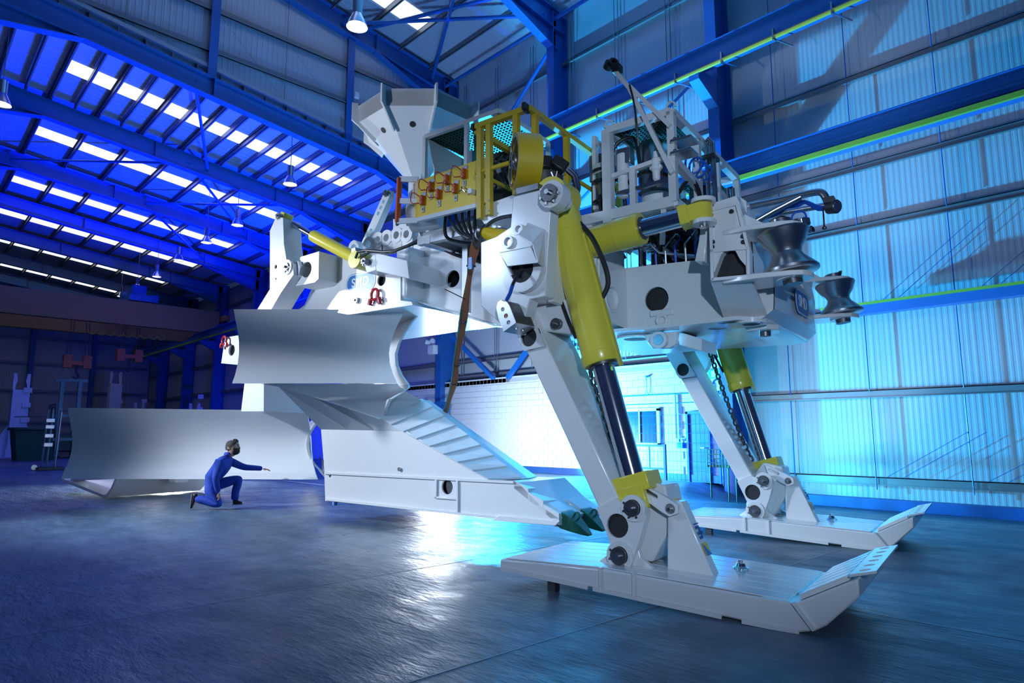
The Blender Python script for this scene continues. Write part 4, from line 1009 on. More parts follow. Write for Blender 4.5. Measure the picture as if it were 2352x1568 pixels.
# ---------------------------------------------------------------- rear body with badge, arm block, lever and rear cylinder
QS = 6.62
rear = MB().ext([pm(u, v, QS) for u, v in ((742, 600), (800, 586), (870, 590), (920, 600), (920, 694), (800, 714), (640, 745), (700, 700))], NY * 2.56, [circ(pm(876, 643, QS), .09, 18)]).build('rear_body', 'white', PL)
MB().cyl(pm(876, 643, QS) + NY * .09, pm(876, 643, QS) + NY * .1, .13, n=18).build('hole_disc', 'dark', rear)  # inner shade of the hole put into a dark disc
MB().ext([pm(u, v, QS - .02) for u, v in ((745, 712), (920, 690), (945, 693), (948, 700), (800, 722))], NY * .05).build('edge_flange', 'white', rear)
MB().box(-6.86, -6.62, 6.64, 7.12, 3.33, 4.12).build('corner_post', 'white', rear, bevel=.05)
logo(rear, pm(829, 648, QS), V((1, 0, 0)), V((0, 0, 1)), .66, .30)
MB().cyl(pm(820, 690, QS), pm(820, 690, QS) - NY * .05, .05, n=16).build('anode_bolt', 'steel', rear)
MB().cyl(pm(820, 690, QS) - NY * .05, pm(820, 690, QS) - NY * .07, .02, n=8).build('anode_nut', 'darksteel', rear)
# bracket that carries the cylinder foot
MB().ext([pm(u, v, 6.35) for u, v in ((836, 606), (862, 580), (864, 620), (842, 627))], NY * .75).build('cylinder_bracket', 'white', rear, bevel=.01)
MB().ext([pm(u, v, 6.35) for u, v in ((862, 580), (935, 598), (940, 640), (864, 622))], NY * .8).build('bracket_arm', 'white', rear, bevel=.01)
# arm block with hole
blk = MB().ext([pm(u, v, 6.25) for u, v in ((690, 590), (733, 577), (731, 640), (722, 648), (679, 657), (668, 640))], NY * .75, [circ(pm(704, 619, 6.25), .125, 22)]).build('arm_block', 'white', rear)
MB().cyl(pm(704, 619, 6.25) + NY * .4, pm(704, 619, 6.25) + NY * .41, .3, n=20).build('hole_disc', 'white', blk)
MB().ext([pm(u, v, 6.18) for u, v in ((676, 640), (672, 605), (684, 598), (690, 612), (686, 632))], NY * .1).build('hinge_ear', 'white', blk, bevel=.01)
pv = pm(661, 614, 6.10)
for s in (0.0,): MB().ring(pv + NY * .12, NY, .11, .07, .10).build('hinge_boss', 'white', blk)
# lever
lv = [(590, 712), (620, 664), (620, 530), (634, 498), (650, 500), (652, 560), (658, 598), (672, 604), (674, 630), (645, 672), (622, 712)]
lever = MB().ext(pq(lv, 6.10), NY * .34, [circ(pm(633.5, 612.5, 6.10), .035, 14), circ(pm(633.5, 640, 6.10), .02, 12)]).build('lever_arm', 'white', PL, bevel=0)
MB().cyl(pm(633.5, 612.5, 6.14), pm(633.5, 612.5, 6.15), .05, n=14).build('hole_disc', 'dark', lever)  # dark disc for the shade in the lever hole
bolt_cap(lever, pv, -NY, .07, 5); MB().ring(pv - NY * .0, NY, .12, .075, .05).build('boss', 'white', lever)
bolt_cap(lever, pm(643, 497, 6.12), -NY, .05, 4)
# rear cylinder
r0, r1 = pm(652, 503, 6.28), pm(830, 600, 6.42)
rc0 = pm(719, 541, 6.33)
rcy = MB().lathe(rc0, r1, [(0, .08), (.01, .095), (.97, .095), (1, .085)], 28).build('rear_cylinder', 'yellow', PL)
MB().cyl(r0, rc0 + (rc0 - r0).normalized() * .05, .05, n=20).build('piston_rod', 'chrome', rcy)
MB().bar(r0 - (rc0 - r0).normalized() * .02, r0 + (rc0 - r0).normalized() * .1, .18, .22).build('rod_eye', 'yellow', rcy, bevel=.01)
MB().cyl(r1 - NY * .14, r1 + NY * .14, .13, n=20).build('foot_eye', 'yellow', rcy)
bolt_cap(rcy, pm(840, 601, 6.30), -NY, .05, 4)
MB().box(r1.x - .12, r1.x - .02, r1.y - .1, r1.y + .1, r1.z + .12, r1.z + .2).build('port_block', 'steel', rcy, bevel=.01)
MB().tube([pm(817, 592, 6.25), pm(822, 578, 6.22), pm(840, 574, 6.25), pm(880, 578, 6.3), pm(905, 576, 6.35), pm(935, 565, 6.4), pm(960, 552, 6.45), pm(985, 548, 6.6)], .022, 8).tube([pm(830, 590, 6.3), pm(850, 578, 6.3), pm(900, 579, 6.34), pm(950, 560, 6.44), pm(985, 551, 6.55)], .02, 8).build('hose_bundle', 'black', rcy)
# slotted strut from the deck to the rear post
s0, s1 = pm(838, 560, 7.3), pm(888, 447, 7.3)
sd = (s1 - s0).normalized(); sn = sd.cross(NY).normalized()
sl_h = [circ(lerp(s0, s1, t), .035, 12) for t in (.06, .16, .28, .62, .74, .86)]
st = MB().ext([s0 - sn * .09, s1 - sn * .08, s1 + sd * .09, s1 + sn * .08, s0 + sn * .09, s0 - sd * .1], NY * .12, sl_h, through=True).build('slotted_strut', 'white', PL)
bolt_cap(st, s1 + sd * .02, -NY, .05, 4)
# row of padeye rings on the deck
for u, v in ((819, 571), (853, 563), (874, 553), (894, 548), (917, 542), (940, 540)):
    p = pm(u, v, 7.15); MB().ring(p, NY, .13, .062, .14).box(p.x - .12, p.x + .12, p.y - .05, p.y + .05, p.z - .25, p.z - .08).build('padeye', 'white', rear)
MB().ext([pm(u, v, 7.3) for u, v in ((903, 503), (925, 505), (985, 525), (985, 560), (903, 560))], NY * .3, [circ(pm(913, 512, 7.3), .05, 14), circ(pm(938, 513, 7.3), .05, 14)]).build('deck_cheek', 'white', rear)
MB().ext([pm(u, v, 7.5) for u, v in ((930, 540), (1010, 520), (1010, 560), (930, 570))], NY * .4).build('deck_box', 'white', rear)

# ---------------------------------------------------------------- upper mouldboard (near wing and its twin)
def coons(top, bot, left, right, n, m):
    """patch between four lists of points (top and bottom run left to right, left and right run top to bottom)"""
    def at(pl, t):
        ls = [(pl[i + 1] - pl[i]).length for i in range(len(pl) - 1)]; tot = sum(ls); d = t * tot
        for i, l in enumerate(ls):
            if d <= l or i == len(ls) - 1: return lerp(pl[i], pl[i + 1], min(1, d / l))
            d -= l
    rows = []
    for j in range(m + 1):
        t = j / m; row = []
        for i in range(n + 1):
            s = i / n
            a = lerp(at(top, s), at(bot, s), t) + lerp(at(left, t), at(right, t), s)
            b = lerp(lerp(top[0], top[-1], s), lerp(bot[0], bot[-1], s), t)
            row.append(a - b)
        rows.append(row)
    return rows


QP = 7.8
rows_ub = [(710, 537, 932, 10.20), (735, 541, 918, 10.30), (760, 546, 906, 10.38), (785, 549, 897, 10.44), (810, 549, 893, 10.46), (835, 546, 895, 10.42), (860, 540, 903, 10.32), (880, 533, 912, 10.18)]
rows_lo = [(881, 600, 913, 10.18), (888, 640, 918, 10.20), (900, 680, 935, 10.30), (912, 720, 955, 10.42), (920, 746, 968, 10.50), (935, 791, 936, 10.50), (950, 834, 903, 10.48), (963, 872, 875, 10.46)]
def ub():
    m = MB()
    for tab in (rows_ub, rows_lo): m.grid([[pmd(lerp(a, b, i / 24), v, d) for i in range(25)] for v, a, b, d in tab], V((-.03, .035, 0)))
    return m
crease = [pmd(533, 880, 10.18), pmd(640, 888, 10.2), pmd(720, 912, 10.42), pmd(800, 938, 10.48), pm(873, 963, 7.3)]
ub_n = ub().build('mouldboard', 'white', PL, smooth=50)
ub2 = ub().mirror(7.40); ub2.v = [V((p.x - max(0, p.y - 7.5) * .75, p.y, p.z)) for p in ub2.v]
ub_f = ub2.build('mouldboard', 'white', PL, smooth=50)
# chamfer under the board down to the share side
low = [pm(737, 986, 7.3), pm(800, 987, 7.3), pm(860, 988, 7.3), pm(935, 990, 7.3)]
MB().grid([crease[1:], low]).build('chamfer_plate', 'white', PL, smooth=20)
# rear stem behind the board
MB().ext([pm(u, v, 7.5) for u, v in ((561, 880), (606, 880), (606, 945), (553, 945))], NY * 1.4).build('rear_stem', 'white', PL, bevel=.01)
MB().box(-11.4, -9.3, 7.3, 8.5, 2.55, 3.1).build('rear_spine', 'white', PL, bevel=.02)
rb_ = MB().ext([pm(u, v, 6.9) for u, v in ((517, 775), (552, 769), (552, 838), (508, 834))], NY * .6, [circ(pm(532, 804, 6.9), .105, 18)]).build('rear_crossbeam', 'white', PL)
MB().cyl(pm(532, 804, 6.9) + NY * .1, pm(532, 804, 6.9) + NY * .11, .14, n=18).build('hole_disc', 'white', rb_)

# ---------------------------------------------------------------- share: side body, stepped wear plates, box, teeth
QN, QF = 7.30, 8.50
A0, A1 = pm(873, 963, QN), pm(1122, 1104, QN)
R0, R1 = pm(968, 918, QP), pm(1195, 1100, QP)
sb_ = [low[0], low[3], A1, pm(745, 1085, QN)]
share = MB().ext(sb_, NY * (QF - QN)).build('share', 'white', PL, bevel=.006)
MB().grid([[A0, A1], [R0, R1], [V((R0.x, 2 * QC - QP, R0.z)), V((R1.x, 2 * QC - QP, R1.z))], [V((A0.x, QF, A0.z)), V((A1.x, QF, A1.z))], [V((A0.x, QF, A1.z)), V((A1.x, QF, A1.z - .02))]]).build('share_back', 'white', share, smooth=20)
NS = 8
nrm = (A1 - A0).cross(R0 - A0).normalized()
if nrm.z < 0: nrm = -nrm
for i in range(NS):
    t0, t1 = i / NS - .004, (i + 1) / NS
    a, b, c, d = lerp(A0, A1, t0), lerp(A0, A1, t1), lerp(R0, R1, t1), lerp(R0, R1, t0)
    ex = (c - b).normalized() * .02
    vs = [a, b, c + ex, d + ex, a + nrm * .018, b + nrm * .048, c + ex + nrm * .048, d + ex + nrm * .018]
    MB().add(vs, [(0, 1, 2, 3), (4, 7, 6, 5), (0, 4, 5, 1), (1, 5, 6, 2), (2, 6, 7, 3), (3, 7, 4, 0)]).build('step_plate', 'white', share, smooth=0, bevel=.004)
e_ = [pm(747, 1150, QN), pm(745, 1087, QN), pm(1190, 1108, QN), pm(1240, 1160, QN), pm(1283, 1190, QN), pm(1275, 1206, QN), pm(1150, 1190, QN)]
sbox = MB().ext(e_, NY * (QF - QN), [circ(pm(758, 1089, QN) + V((0, 0, -.02)), .03, 12), circ(pm(1027, 1118, QN), .105, 20)]).build('share_box', 'white', share)
MB().cyl(pm(1027, 1118, QN) + NY * .16, pm(1027, 1118, QN) + NY * .17, .16, n=20).build('hole_disc', 'white', sbox)
hp = pm(1027, 1118, QN)
for x0, x1, z0, z1 in ((-.22, -.18, -.17, .12), (.18, .22, -.17, .12), (-.22, .22, -.17, -.14)): MB().box(hp.x + x0, hp.x + x1, QN - .025, QN, hp.z + z0, hp.z + z1).build('hole_frame', 'white', sbox, bevel=.005)
MB().bar(pm(1051, 1106, QN - .012), pm(1051, 1176, QN - .012), .03, .03, NY).build('side_rib', 'white', sbox)
for a, b in (((746, 1086), (1180, 1107)), ((748, 1146), (1276, 1203))): MB().bar(pm(*a, QN - .012), pm(*b, QN - .012), .035, .024, NY).build('weld_strip', 'white', sbox)
MB().cyl(pm(919, 1077, QN), pm(919, 1077, QN) - NY * .03, .03, n=12).build('plug', 'steel', share)
MB().ext(pq([(1130, 1195), (1145, 1183), (1285, 1197), (1275, 1207)], QN - .03), NY * .04).build('wear_shoe', 'white', sbox, bevel=.005)
# stepped front of the box
B0, B1 = pm(1180, 1104, QN), pm(1284, 1188, QN)
C0, C1 = pm(1238, 1100, 8.2), pm(1338, 1180, 8.2)
for i in range(3):
    t0, t1 = i / 3, (i + 1) / 3
    a, b, c, d = lerp(B0, B1, t0), lerp(B0, B1, t1), lerp(C0, C1, t1), lerp(C0, C1, t0)
    up = V((0, 0, 1)); vs = [p - up * .10 for p in (a, b, c, d)] + [a + up * .01, b + up * .05, c + up * .05, d + up * .01]
    MB().add(vs, [(0, 1, 2, 3), (4, 7, 6, 5), (0, 4, 5, 1), (1, 5, 6, 2), (2, 6, 7, 3), (3, 7, 4, 0)]).build('nose_plate', 'white', sbox, smooth=0, bevel=.006)
for q, (ub0, vb0), (ut, vt) in ((7.55, (1290, 1186), (1356, 1229)), (8.1, (1333, 1178), (1388, 1219))):
    a, b = pm(ub0, vb0, q), pm(ut, vt, q); a.z = max(a.z, .30); b.z = max(b.z, .06)
    dd_ = (b - a).normalized(); un = NY.cross(dd_); un = un if un.z > 0 else -un
    MB().bar(a - dd_ * .22, a + dd_ * .06, .34, .22).build('tooth_adapter', 'white', share, bevel=.03)
    w = .17
    secs = [(0, .16, .10), (.25, .15, .11), (.5, .12, .085), (.8, .085, .045), (1, .05, .012)]
    vs = []; fs = []
    for t, hw, hh in secs:
        cpt = lerp(a, b, t); vs += [cpt + NY * hw + un * hh, cpt - NY * hw + un * hh, cpt - NY * hw - un * hh * .8, cpt + NY * hw - un * hh * .8]
    for k in range(4): fs += [(k * 4 + i, k * 4 + (i + 1) % 4, k * 4 + 4 + (i + 1) % 4, k * 4 + 4 + i) for i in range(4)]
    fs += [(3, 2, 1, 0), (16, 17, 18, 19)]
    th = MB().add(vs, fs).build('tooth', 'tooth', share, bevel=.012)
    e = lerp(a, b, .42) + un * .12; MB().tube([e + un * .05 * math.sin(t) + dd_ * .04 * math.cos(t) for t in [R(36 * k) for k in range(10)]], .012, 6, closed=True).build('lifting_ring', 'tooth', th)
MB().cyl(pm(735, 1052, 7.35), pm(735, 1052, 7.55), .02, n=8).tube([pm(742, 1056, 7.3), pm(741, 1075, 7.3), pm(744, 1088, 7.3)], .015, 6).build('rear_latch', 'steel', share)
MB().cyl(pm(770, 1150, 7.5), pm(770, 1150, 7.5) - V((0, 0, .07)), .04, n=8).build('jack_foot', 'logo_blue', share)

# ---------------------------------------------------------------- wide lower board (near wing and twin) on its aft skid
DL = 13.35
tl, tr_ = pmd(155, 936, DL), pmd(704, 943, DL)
lf2 = smooth_pts([pmd(155, 936, DL), pmd(161, 968, DL + .16), pmd(166, 1003, DL + .26), pmd(164, 1035, DL + .22), pmd(155, 1065, DL + .06), pmd(145, 1085, DL - .12)], 18)
rt2 = smooth_pts([pmd(704, 943, DL), pmd(710, 972, DL + .16), pmd(713, 1003, DL + .26), pmd(715, 1035, DL + .22), pmd(719, 1065, DL + .06), pmd(724, 1085, DL - .12)], 18)
def wb(): return MB().grid(coons([tl, tr_], [lf2[-1], rt2[-1]], lf2, rt2, 24, 18), V((-.03, .04, 0)))
wb_n = wb().build('wide_board', 'white', PL, smooth=50); wb_f = wb().mirror(8.75).build('wide_board', 'white', PL, smooth=50)
def wl(): return MB().grid([[lerp(lf2[-1], rt2[-1], i / 12) for i in range(13)], [lerp(pmd(140, 1099, DL - .22), pmd(729, 1101, DL - .22), i / 12) for i in range(13)]], V((-.02, .03, 0)))
wl().build('cutting_edge', 'white', wb_n, smooth=30); wl().mirror(8.75).build('cutting_edge', 'white', wb_f, smooth=30)
# struts that carry the wide boards
qa = 6.84
ak = [(142, 1104), (150, 1108), (236, 1145), (246, 1141), (256, 1128), (268, 1100)]
apx = [pm(u, v, qa) for u, v in ak]
for p in apx: p.z = max(p.z, .012)
def aft():
    m = MB(); n = len(apx); o = NY * 1.15
    inner = [p + V((0, 0, .06)) + (V((.03, 0, 0)) if i < 3 else V((-.05, 0, 0))) for i, p in enumerate(apx)]
    m.grid([apx, [p + o for p in apx]]); m.grid([inner, [p + o for p in inner]])
    for k in (V((0, 0, 0)), o):
        m.grid([[p + k for p in apx], [p + k for p in inner]])
    return m
asn, asf = both(aft, 'aft_skid', 'white', smooth=25)
MB().ext([apx[0] + V((.2, .1, 0)), apx[-1] + V((-.1, .1, 0)), apx[-1] + V((-.1, .1, .5)), apx[0] + V((.6, .1, .5))], NY * .25).build('skid_strut', 'white', asn)
MB().ext([V((-15.6, 8.0, .3)), V((-15.2, 8.0, .3)), V((-15.1, 8.0, .9)), V((-15.5, 8.0, .9))], NY * .3).build('skid_strut', 'white', asn)
MB().box(-16.4, -13.7, 7.5, 8.5, .75, 1.3).build('aft_frame', 'white', PL, bevel=.02)

# ---------------------------------------------------------------- docking funnel
fc = V((-7.65, QC, 0)); NF = 8
zt_ = pmd(948, 202, 10.55).z; zm, zb_, zn = zt_ - .28, zt_ - .52, pmd(948, 408, 11.15).z
funnel = MB().cyl((fc.x, fc.y, 4.1), (fc.x, fc.y, 5.0), .16, n=16).build('docking_funnel', 'white', PL)
a_off = R(35.6 - 22.5 - 90)
def oct_(r, z): return [V((fc.x + r * math.cos(a_off + 2 * math.pi * i / NF), fc.y + r * math.sin(a_off + 2 * math.pi * i / NF), z)) for i in range(NF)]
o1, o2, o3, o4, o5 = oct_(1.06, zt_), oct_(1.03, zm), oct_(.75, zb_), oct_(.17, zn), oct_(.17, 4.3)
for i in range(NF):
    j = (i + 1) % NF
    MB().grid([[o1[i], o1[j]], [o2[i], o2[j]]], (0, 0, .0)).build('rim_band', 'white', funnel, smooth=0)
    MB().grid([[o2[i], o2[j]], [o3[i], o3[j]]]).build('rim_slope', 'white', funnel, smooth=0)
    MB().grid([[o3[i], o3[j]], [o4[i], o4[j]]]).build('cone_plate', 'white', funnel, smooth=0)
    MB().grid([[o4[i], o4[j]], [o5[i], o5[j]]]).build('neck_plate', 'white', funnel, smooth=0)
    m = (o2[i] + o2[j]) / 2; mm = (o3[i] + o3[j]) / 2; hc = lerp(m, mm, .85); nv = (o2[j] - o2[i]).cross(mm - m).normalized()
    MB().cyl(hc - nv * .006, hc + nv * .006, .05, n=14).build('drain_hole', 'dark', funnel)
    out = V((math.cos(a_off + 2 * math.pi * i / NF), math.sin(a_off + 2 * math.pi * i / NF), 0)); tn = out.cross(V((0, 0, 1)))
    MB().ext([o1[i] + V((0, 0, .05)), o1[i] + out * .10 + V((0, 0, .05)), o1[i] + out * .10 - V((0, 0, .26)), o2[i] - V((0, 0, .06)) + out * .02, o3[i] + out * .02 - V((0, 0, .08)), o3[i] - out * .02, o2[i] - out * .02], tn * .03).build('rim_fin', 'white', funnel, smooth=0)
for i in range(NF):   # inside lining so the bowl reads from above
    j = (i + 1) % NF
    MB().grid([[o1[i] * .995 + fc * .005, o1[j] * .995 + fc * .005], [o3[i] * .99 + V((fc.x, fc.y, zb_)) * .01, o3[j] * .99 + V((fc.x, fc.y, zb_)) * .01]]).build('bowl_lining', 'white', funnel, smooth=0)

# ---------------------------------------------------------------- valve panel with guard, white canopy frame, handrail
QV = 5.90
panel = MB().ext(pq([(959, 416), (1117, 360), (1117, 464), (959, 502)], QV), NY * .03).build('valve_panel', 'panel_yellow', PL)
MB().ext([*pq([(959, 416), (959, 502)], QV), pm(948, 500, QV + .2), pm(948, 424, QV + .2)], (0, .02, 0)).build('panel_return', 'panel_yellow', panel)
MB().bar(pm(960, 505, QV), pm(1110, 469, QV), .05, .05).build('panel_sill', 'white', panel, smooth=0)
MB().bar(pm(1118, 360, QV), pm(1118, 463, QV), .03, .03).build('panel_post', 'white', panel, smooth=0)
vx = [(992, 430), (1029, 414), (1068, 400), (1010, 447), (1048, 434), (973, 461)]
for k, (u, v) in enumerate(vx):
    p = pm(u, v, QV); e = V((0, 0, 1)); f = V((1, 0, 0))
    h = MB().box(p.x - .022, p.x + .022, QV - .06, QV, p.z - .06, p.z + .06).build('valve_body', 'redorange', panel, bevel=.006)
    MB().tube([p + V((-.02, -.06, .045)), p + V((-.07, -.10, .09)), p + V((-.10, -.12, .09)), p + V((-.115, -.12, .04)), p + V((-.11, -.12, -.02)), p + V((-.08, -.11, -.055)), p + V((-.02, -.06, -.045))], .008, 6).build('valve_handle', 'redorange', h)
    MB().box(p.x - .03, p.x + .045, QV - .012, QV, p.z + .06, p.z + .105).build('tag_plate', 'plate_grey', h)
    lp2 = MB().box(p.x - .022, p.x + .022, QV - .012, QV, p.z - .155, p.z - .075).build('number_plate', 'plate_grey', h)
    text('plate_number', '123564'[k], .06, V((p.x, QV - .0135, p.z - .115)), (1, 0, 0), (0, 0, 1), 'dark', lp2, .0008)
    for dz in (.05, 0, -.05): MB().cyl(p + V((0, -.06, dz)), p + V((0, -.068, dz)), .007, n=6).build('screw', 'steel', h)
k0 = pm(1088, 442, QV)
MB().cyl(k0, k0 - NY * .08, .035, n=14).build('stab_socket', 'logo_white', panel)
MB().tube([k0 + V((-.02, -.05, 0)), k0 + V((-.06, -.09, -.005)), k0 + V((-.09, -.1, .03)), k0 + V((-.05, -.1, .04)), k0 + V((-.02, -.05, 0))], .008, 6).tube([k0 + V((-.09, -.1, .03)), k0 + V((-.14, -.1, .015))], .008, 6).tube([k0 + V((-.09, -.1, .03)), k0 + V((-.11, -.1, .065))], .008, 6).build('stab_handle', 'steel', panel)
# red topped grab guard at the panel's rear end
ga, gb_ = pm(918, 408, QV - .05), pm(913, 511, QV - .05)
grd = MB().bar(ga, gb_, .075, .04).build('guard_post', 'redorange', panel, bevel=.01)
for t, q in ((.03, QV), (.52, QV), (.97, QV)):
    a = lerp(ga, gb_, t); b = pm(960, [412, 463, 506][int(t * 2.1)], QV + .05); MB().bar(a, b, .03, .07).build('guard_arm', 'white', grd, smooth=0)
# ribbed drum under the panel
dr0, dr1 = pm(945, 500, 6.15), pm(1010, 490, 6.3)
MB().lathe(dr0, dr1, [(0, .0), (0, .20), (1, .20), (1, 0)], 28, caps=False).build('ribbed_drum', 'white', PL)
for t in range(10): MB().ring(lerp(dr0, dr1, .03 + t * .035), dr1 - dr0, .206, .198, .008).build('drum_rib', 'white', panel)
# white canopy frame with green grating roof
QW = 6.05
zc = pm(977, 315, QW).z; pl_, pr_ = pm(977, 315, QW).x, pm(1147, 251, QW).x; qb2 = 7.15
can = MB().bar(V((pl_, QW, zc)), V((pr_, QW, zc)), .055, .055).bar(V((pl_, qb2, zc)), V((pr_ + .0, qb2, zc)), .055, .055).bar(V((pl_, QW, zc)), V((pl_, qb2, zc)), .055, .055).bar(V((pr_, QW, zc)), V((pr_, qb2, zc)), .055, .055).bar(V(((pl_ + pr_) / 2 + .1, QW, zc)), V(((pl_ + pr_) / 2 + .1, qb2, zc)), .05, .05).build('canopy_frame', 'white', PL, smooth=0)
for x, q in ((pl_, QW), ((pl_ + pr_) / 2 + .1, QW), (pl_, qb2), (pr_, qb2)): MB().bar(V((x, q, zc)), V((x, q, 4.2)), .05, .05).build('canopy_post', 'white', can, smooth=0)
MB().ext([V((pl_ + .02, QW + .9, zc - .05)), V((pl_ + .02, QW + .9, 4.5)), V((pl_ + .02, QW + .15, 4.5)), V((pl_ + .02, QW + .15, 4.9)), V((pl_ + .02, QW + .02, zc - .02))], (.015, 0, 0)).build('canopy_cheek', 'white', can, smooth=0)


def grating(x0, x1, y0, y1, z, par, step=.055):
    m = MB(); x = x0
    while x < x1: m.box(x, x + .016, y0, y1, z - .035, z); x += step
    y = y0
    while y < y1: m.box(x0, x1, y, y + .016, z - .035, z); y += step
    o = m.build('grating', 'green', par, smooth=0); o['kind'] = 'stuff'; return o


grating(pl_ + .03, pr_ - .03, QW + .03, qb2 - .03, zc + .01, can)
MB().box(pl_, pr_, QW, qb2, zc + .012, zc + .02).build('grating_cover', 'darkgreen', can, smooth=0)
# machinery below the canopy
mc = MB(); mc.box(-5.2, -4.6, 6.5, 7.1, 4.35, 4.75); mc.cyl((-4.9, 6.8, 4.7), (-4.9, 6.8, 5.0), .28, n=20); mc.cyl((-4.55, 6.55, 4.6), (-4.25, 6.6, 4.62), .12, n=14)
gearbox = mc.build('swivel_unit', 'darksteel', PL, bevel=.02)
MB().ring((-4.9, 6.8, 4.98), (0, 0, 1), .33, .22, .05).build('swivel_ring', 'black', gearbox)
MB().box(-5.05, -4.9, 6.30, 6.42, 4.62, 4.74).build('white_block', 'logo_white', gearbox, bevel=.01)
MB().box(-5.25, -5.15, 6.3, 6.5, 4.5, 5.05).build('side_plate', 'steel', gearbox, smooth=0)
for k in range(4): MB().tube([V((-5.0 + .12 * k, 6.4, 4.5)), V((-5.0 + .12 * k, 6.25, 4.7)), V((-4.9 + .12 * k, 6.3, 4.85)), V((-4.8 + .1 * k, 6.6, 4.8))], .02, 6).build('hose', 'black', gearbox)
# deck under panel and canopy
MB().box(-6.0, -4.1, 6.3, 8.6, 4.02, 4.1).build('deck_floor', 'white', PL, bevel=.01)
for q in (6.35, 7.2): MB().bar(V((-6.1, q, 4.0)), V((-4.3, q, 4.0)), .09, .12).build('deck_beam', 'steel', PL, smooth=0)
for x in (-5.9, -5.3, -4.7): MB().bar(V((x, 6.3, 3.98)), V((x, 8.2, 3.98)), .07, .1).build('deck_beam', 'steel', PL, smooth=0)
for x in (-5.55, -4.75): MB().bar(V((x, 6.7, 3.0)), V((x, 6.7, 4.0)), .09, .09).build('deck_post', 'steel', PL, smooth=0)

# yellow handrail: posts and rails are square tube
QH = 5.72
h1, h2_, h3 = pm(1094, 292, QH), pm(1206, 252, QH), pm(1213, 248, QH)
hr = MB().bar(h1, h2_, .07, .06).build('handrail', 'rail_yellow', PL, smooth=0)
zh_ = h1.z
for u, v0, v1 in ((1103, 294, 502), (1124, 284, 494), (1186, 262, 448)):
    MB().bar(pm(u, v0, QH), pm(u, v1, QH), .065, .065).build('rail_post', 'rail_yellow', hr, smooth=0)
MB().tube([pm(1092, 397, QH), pm(1170, 374, QH)], .026, 8).build('mid_rail', 'rail_yellow', hr)
ca = h3.x
MB().bar(h3, V((ca, 8.1, h3.z)), .07, .06).build('top_rail', 'rail_yellow', hr, smooth=0)
for q in (5.86, 6.55, 7.25, 7.95): MB().bar(V((ca, q, h3.z - .03)), V((ca, q, 3.98)), .065, .065).build('rail_post', 'rail_yellow', hr, smooth=0)
MB().tube([V((ca, 5.8, h3.z - .5)), V((ca, 8.1, h3.z - .5))], .026, 8).build('mid_rail', 'rail_yellow', hr)
MB().bar(V((h1.x, QH, zh_ - .05)), V((h1.x, 7.2, zh_ - .05)), .065, .06).tube([V((h1.x, QH, zh_ - .55)), V((h1.x, 7.2, zh_ - .55))], .024, 8).build('top_rail', 'rail_yellow', hr, smooth=30)
MB().bar(V((ca, 5.8, 4.0)), V((ca, 8.1, 4.0)), .06, .12).build('toe_board', 'rail_yellow', hr, smooth=0)
for p in (h1 + V((-.03, 0, 0)), h2_ + V((.02, 0, 0)), h3 + V((-.01, -.04, 0))): MB().bar(p - V((.02, 0, 0)), p + V((.02, 0, 0)), .085, .075).build('rail_cap', 'black', hr, smooth=0)
for u, v in ((1124, 460), (1124, 483), (1186, 443)): MB().cyl(pm(u, v, QH - .03), pm(u, v, QH - .05), .012, n=8).build('rail_bolt', 'darksteel', hr)
wk = [(1103, 474), (1190, 443), (1190, 492), (1112, 515), (1103, 500)]
MB().ext(pq(wk, QH + .04), NY * .04).build('kick_plate', 'white', hr, bevel=.005)
MB().ext([V((pm(1104, 505, QH + .1).x, QH + .1, 3.88)), V((-3.85, QH + .1, 3.88)), V((-3.85, 6.9, 3.88)), V((-4.5, 6.9, 3.88))], (0, 0, .05)).build('walkway', 'white', hr)

# yellow spoked drum on its black manipulator
rc_ = pmd(1207, 372, 7.0); ax = (V((.813, .582, 0)) + V((-.35, .50, 0)) * .30).normalized()
rl_ = MB().ring(rc_, ax, .298, .272, .26).build('spoked_drum', 'rail_yellow', PL)
fr = rc_ - ax * .12; bx, by = basis(ax)
for k in range(4):
    a = R(45 + 90 * k); MB().cyl(fr + (bx * math.cos(a) + by * math.sin(a)) * .02 - ax * .03, fr + (bx * math.cos(a) + by * math.sin(a)) * .275, .008, n=6).build('spoke', 'steel', rl_)
MB().ring(fr - ax * .0, ax, .275, .25, .02).ring(fr, ax, .09, .075, .02).build('spoke_ring', 'steel', rl_)
MB().cyl(rc_ + ax * .02, rc_ + ax * .04, .27, n=24).build('drum_web', 'steel', rl_)
m0 = rc_ + ax * .14
MB().bar(m0, m0 + ax * .14 + V((0, 0, .0)), .14, .14).build('arm_knuckle', 'black', rl_, bevel=.02)
m1 = pmd(1268, 368, 7.0); m2_ = pmd(1300, 390, 7.0)
MB().bar(m1, m2_, .15, .13).build('arm_camera', 'black', rl_, bevel=.02)
MB().ext([pmd(u, v, 7.0) for u, v in ((1247, 388), (1256, 388), (1266, 430), (1240, 430))], (.1, .12, 0)).build('arm_base', 'black', rl_, bevel=.01)
MB().tube([pmd(1300, 388, 7.0), pmd(1318, 405, 7.0), pmd(1324, 430, 7.0), pmd(1322, 455, 7.0)], .028, 8).tube([pmd(1306, 385, 7.05), pmd(1324, 403, 7.05), pmd(1330, 430, 7.05), pmd(1325, 455, 7.05)], .022, 8).build('arm_pipe', 'chrome', rl_)
MB().tube([pmd(1266, 395, 7.0), pmd(1272, 410, 7.0), pmd(1271, 430, 7.0)], .014, 6).tube([pmd(1280, 393, 7.0), pmd(1276, 410, 7.0), pmd(1278, 430, 7.0)], .012, 6).build('arm_hose', 'steel', rl_)
MB().box(*sorted((pmd(1232, 432, 7.0).x - .05, pmd(1290, 432, 7.0).x)), 5.3, 5.8, 3.84, 3.90).build('arm_mount', 'darksteel', rl_)

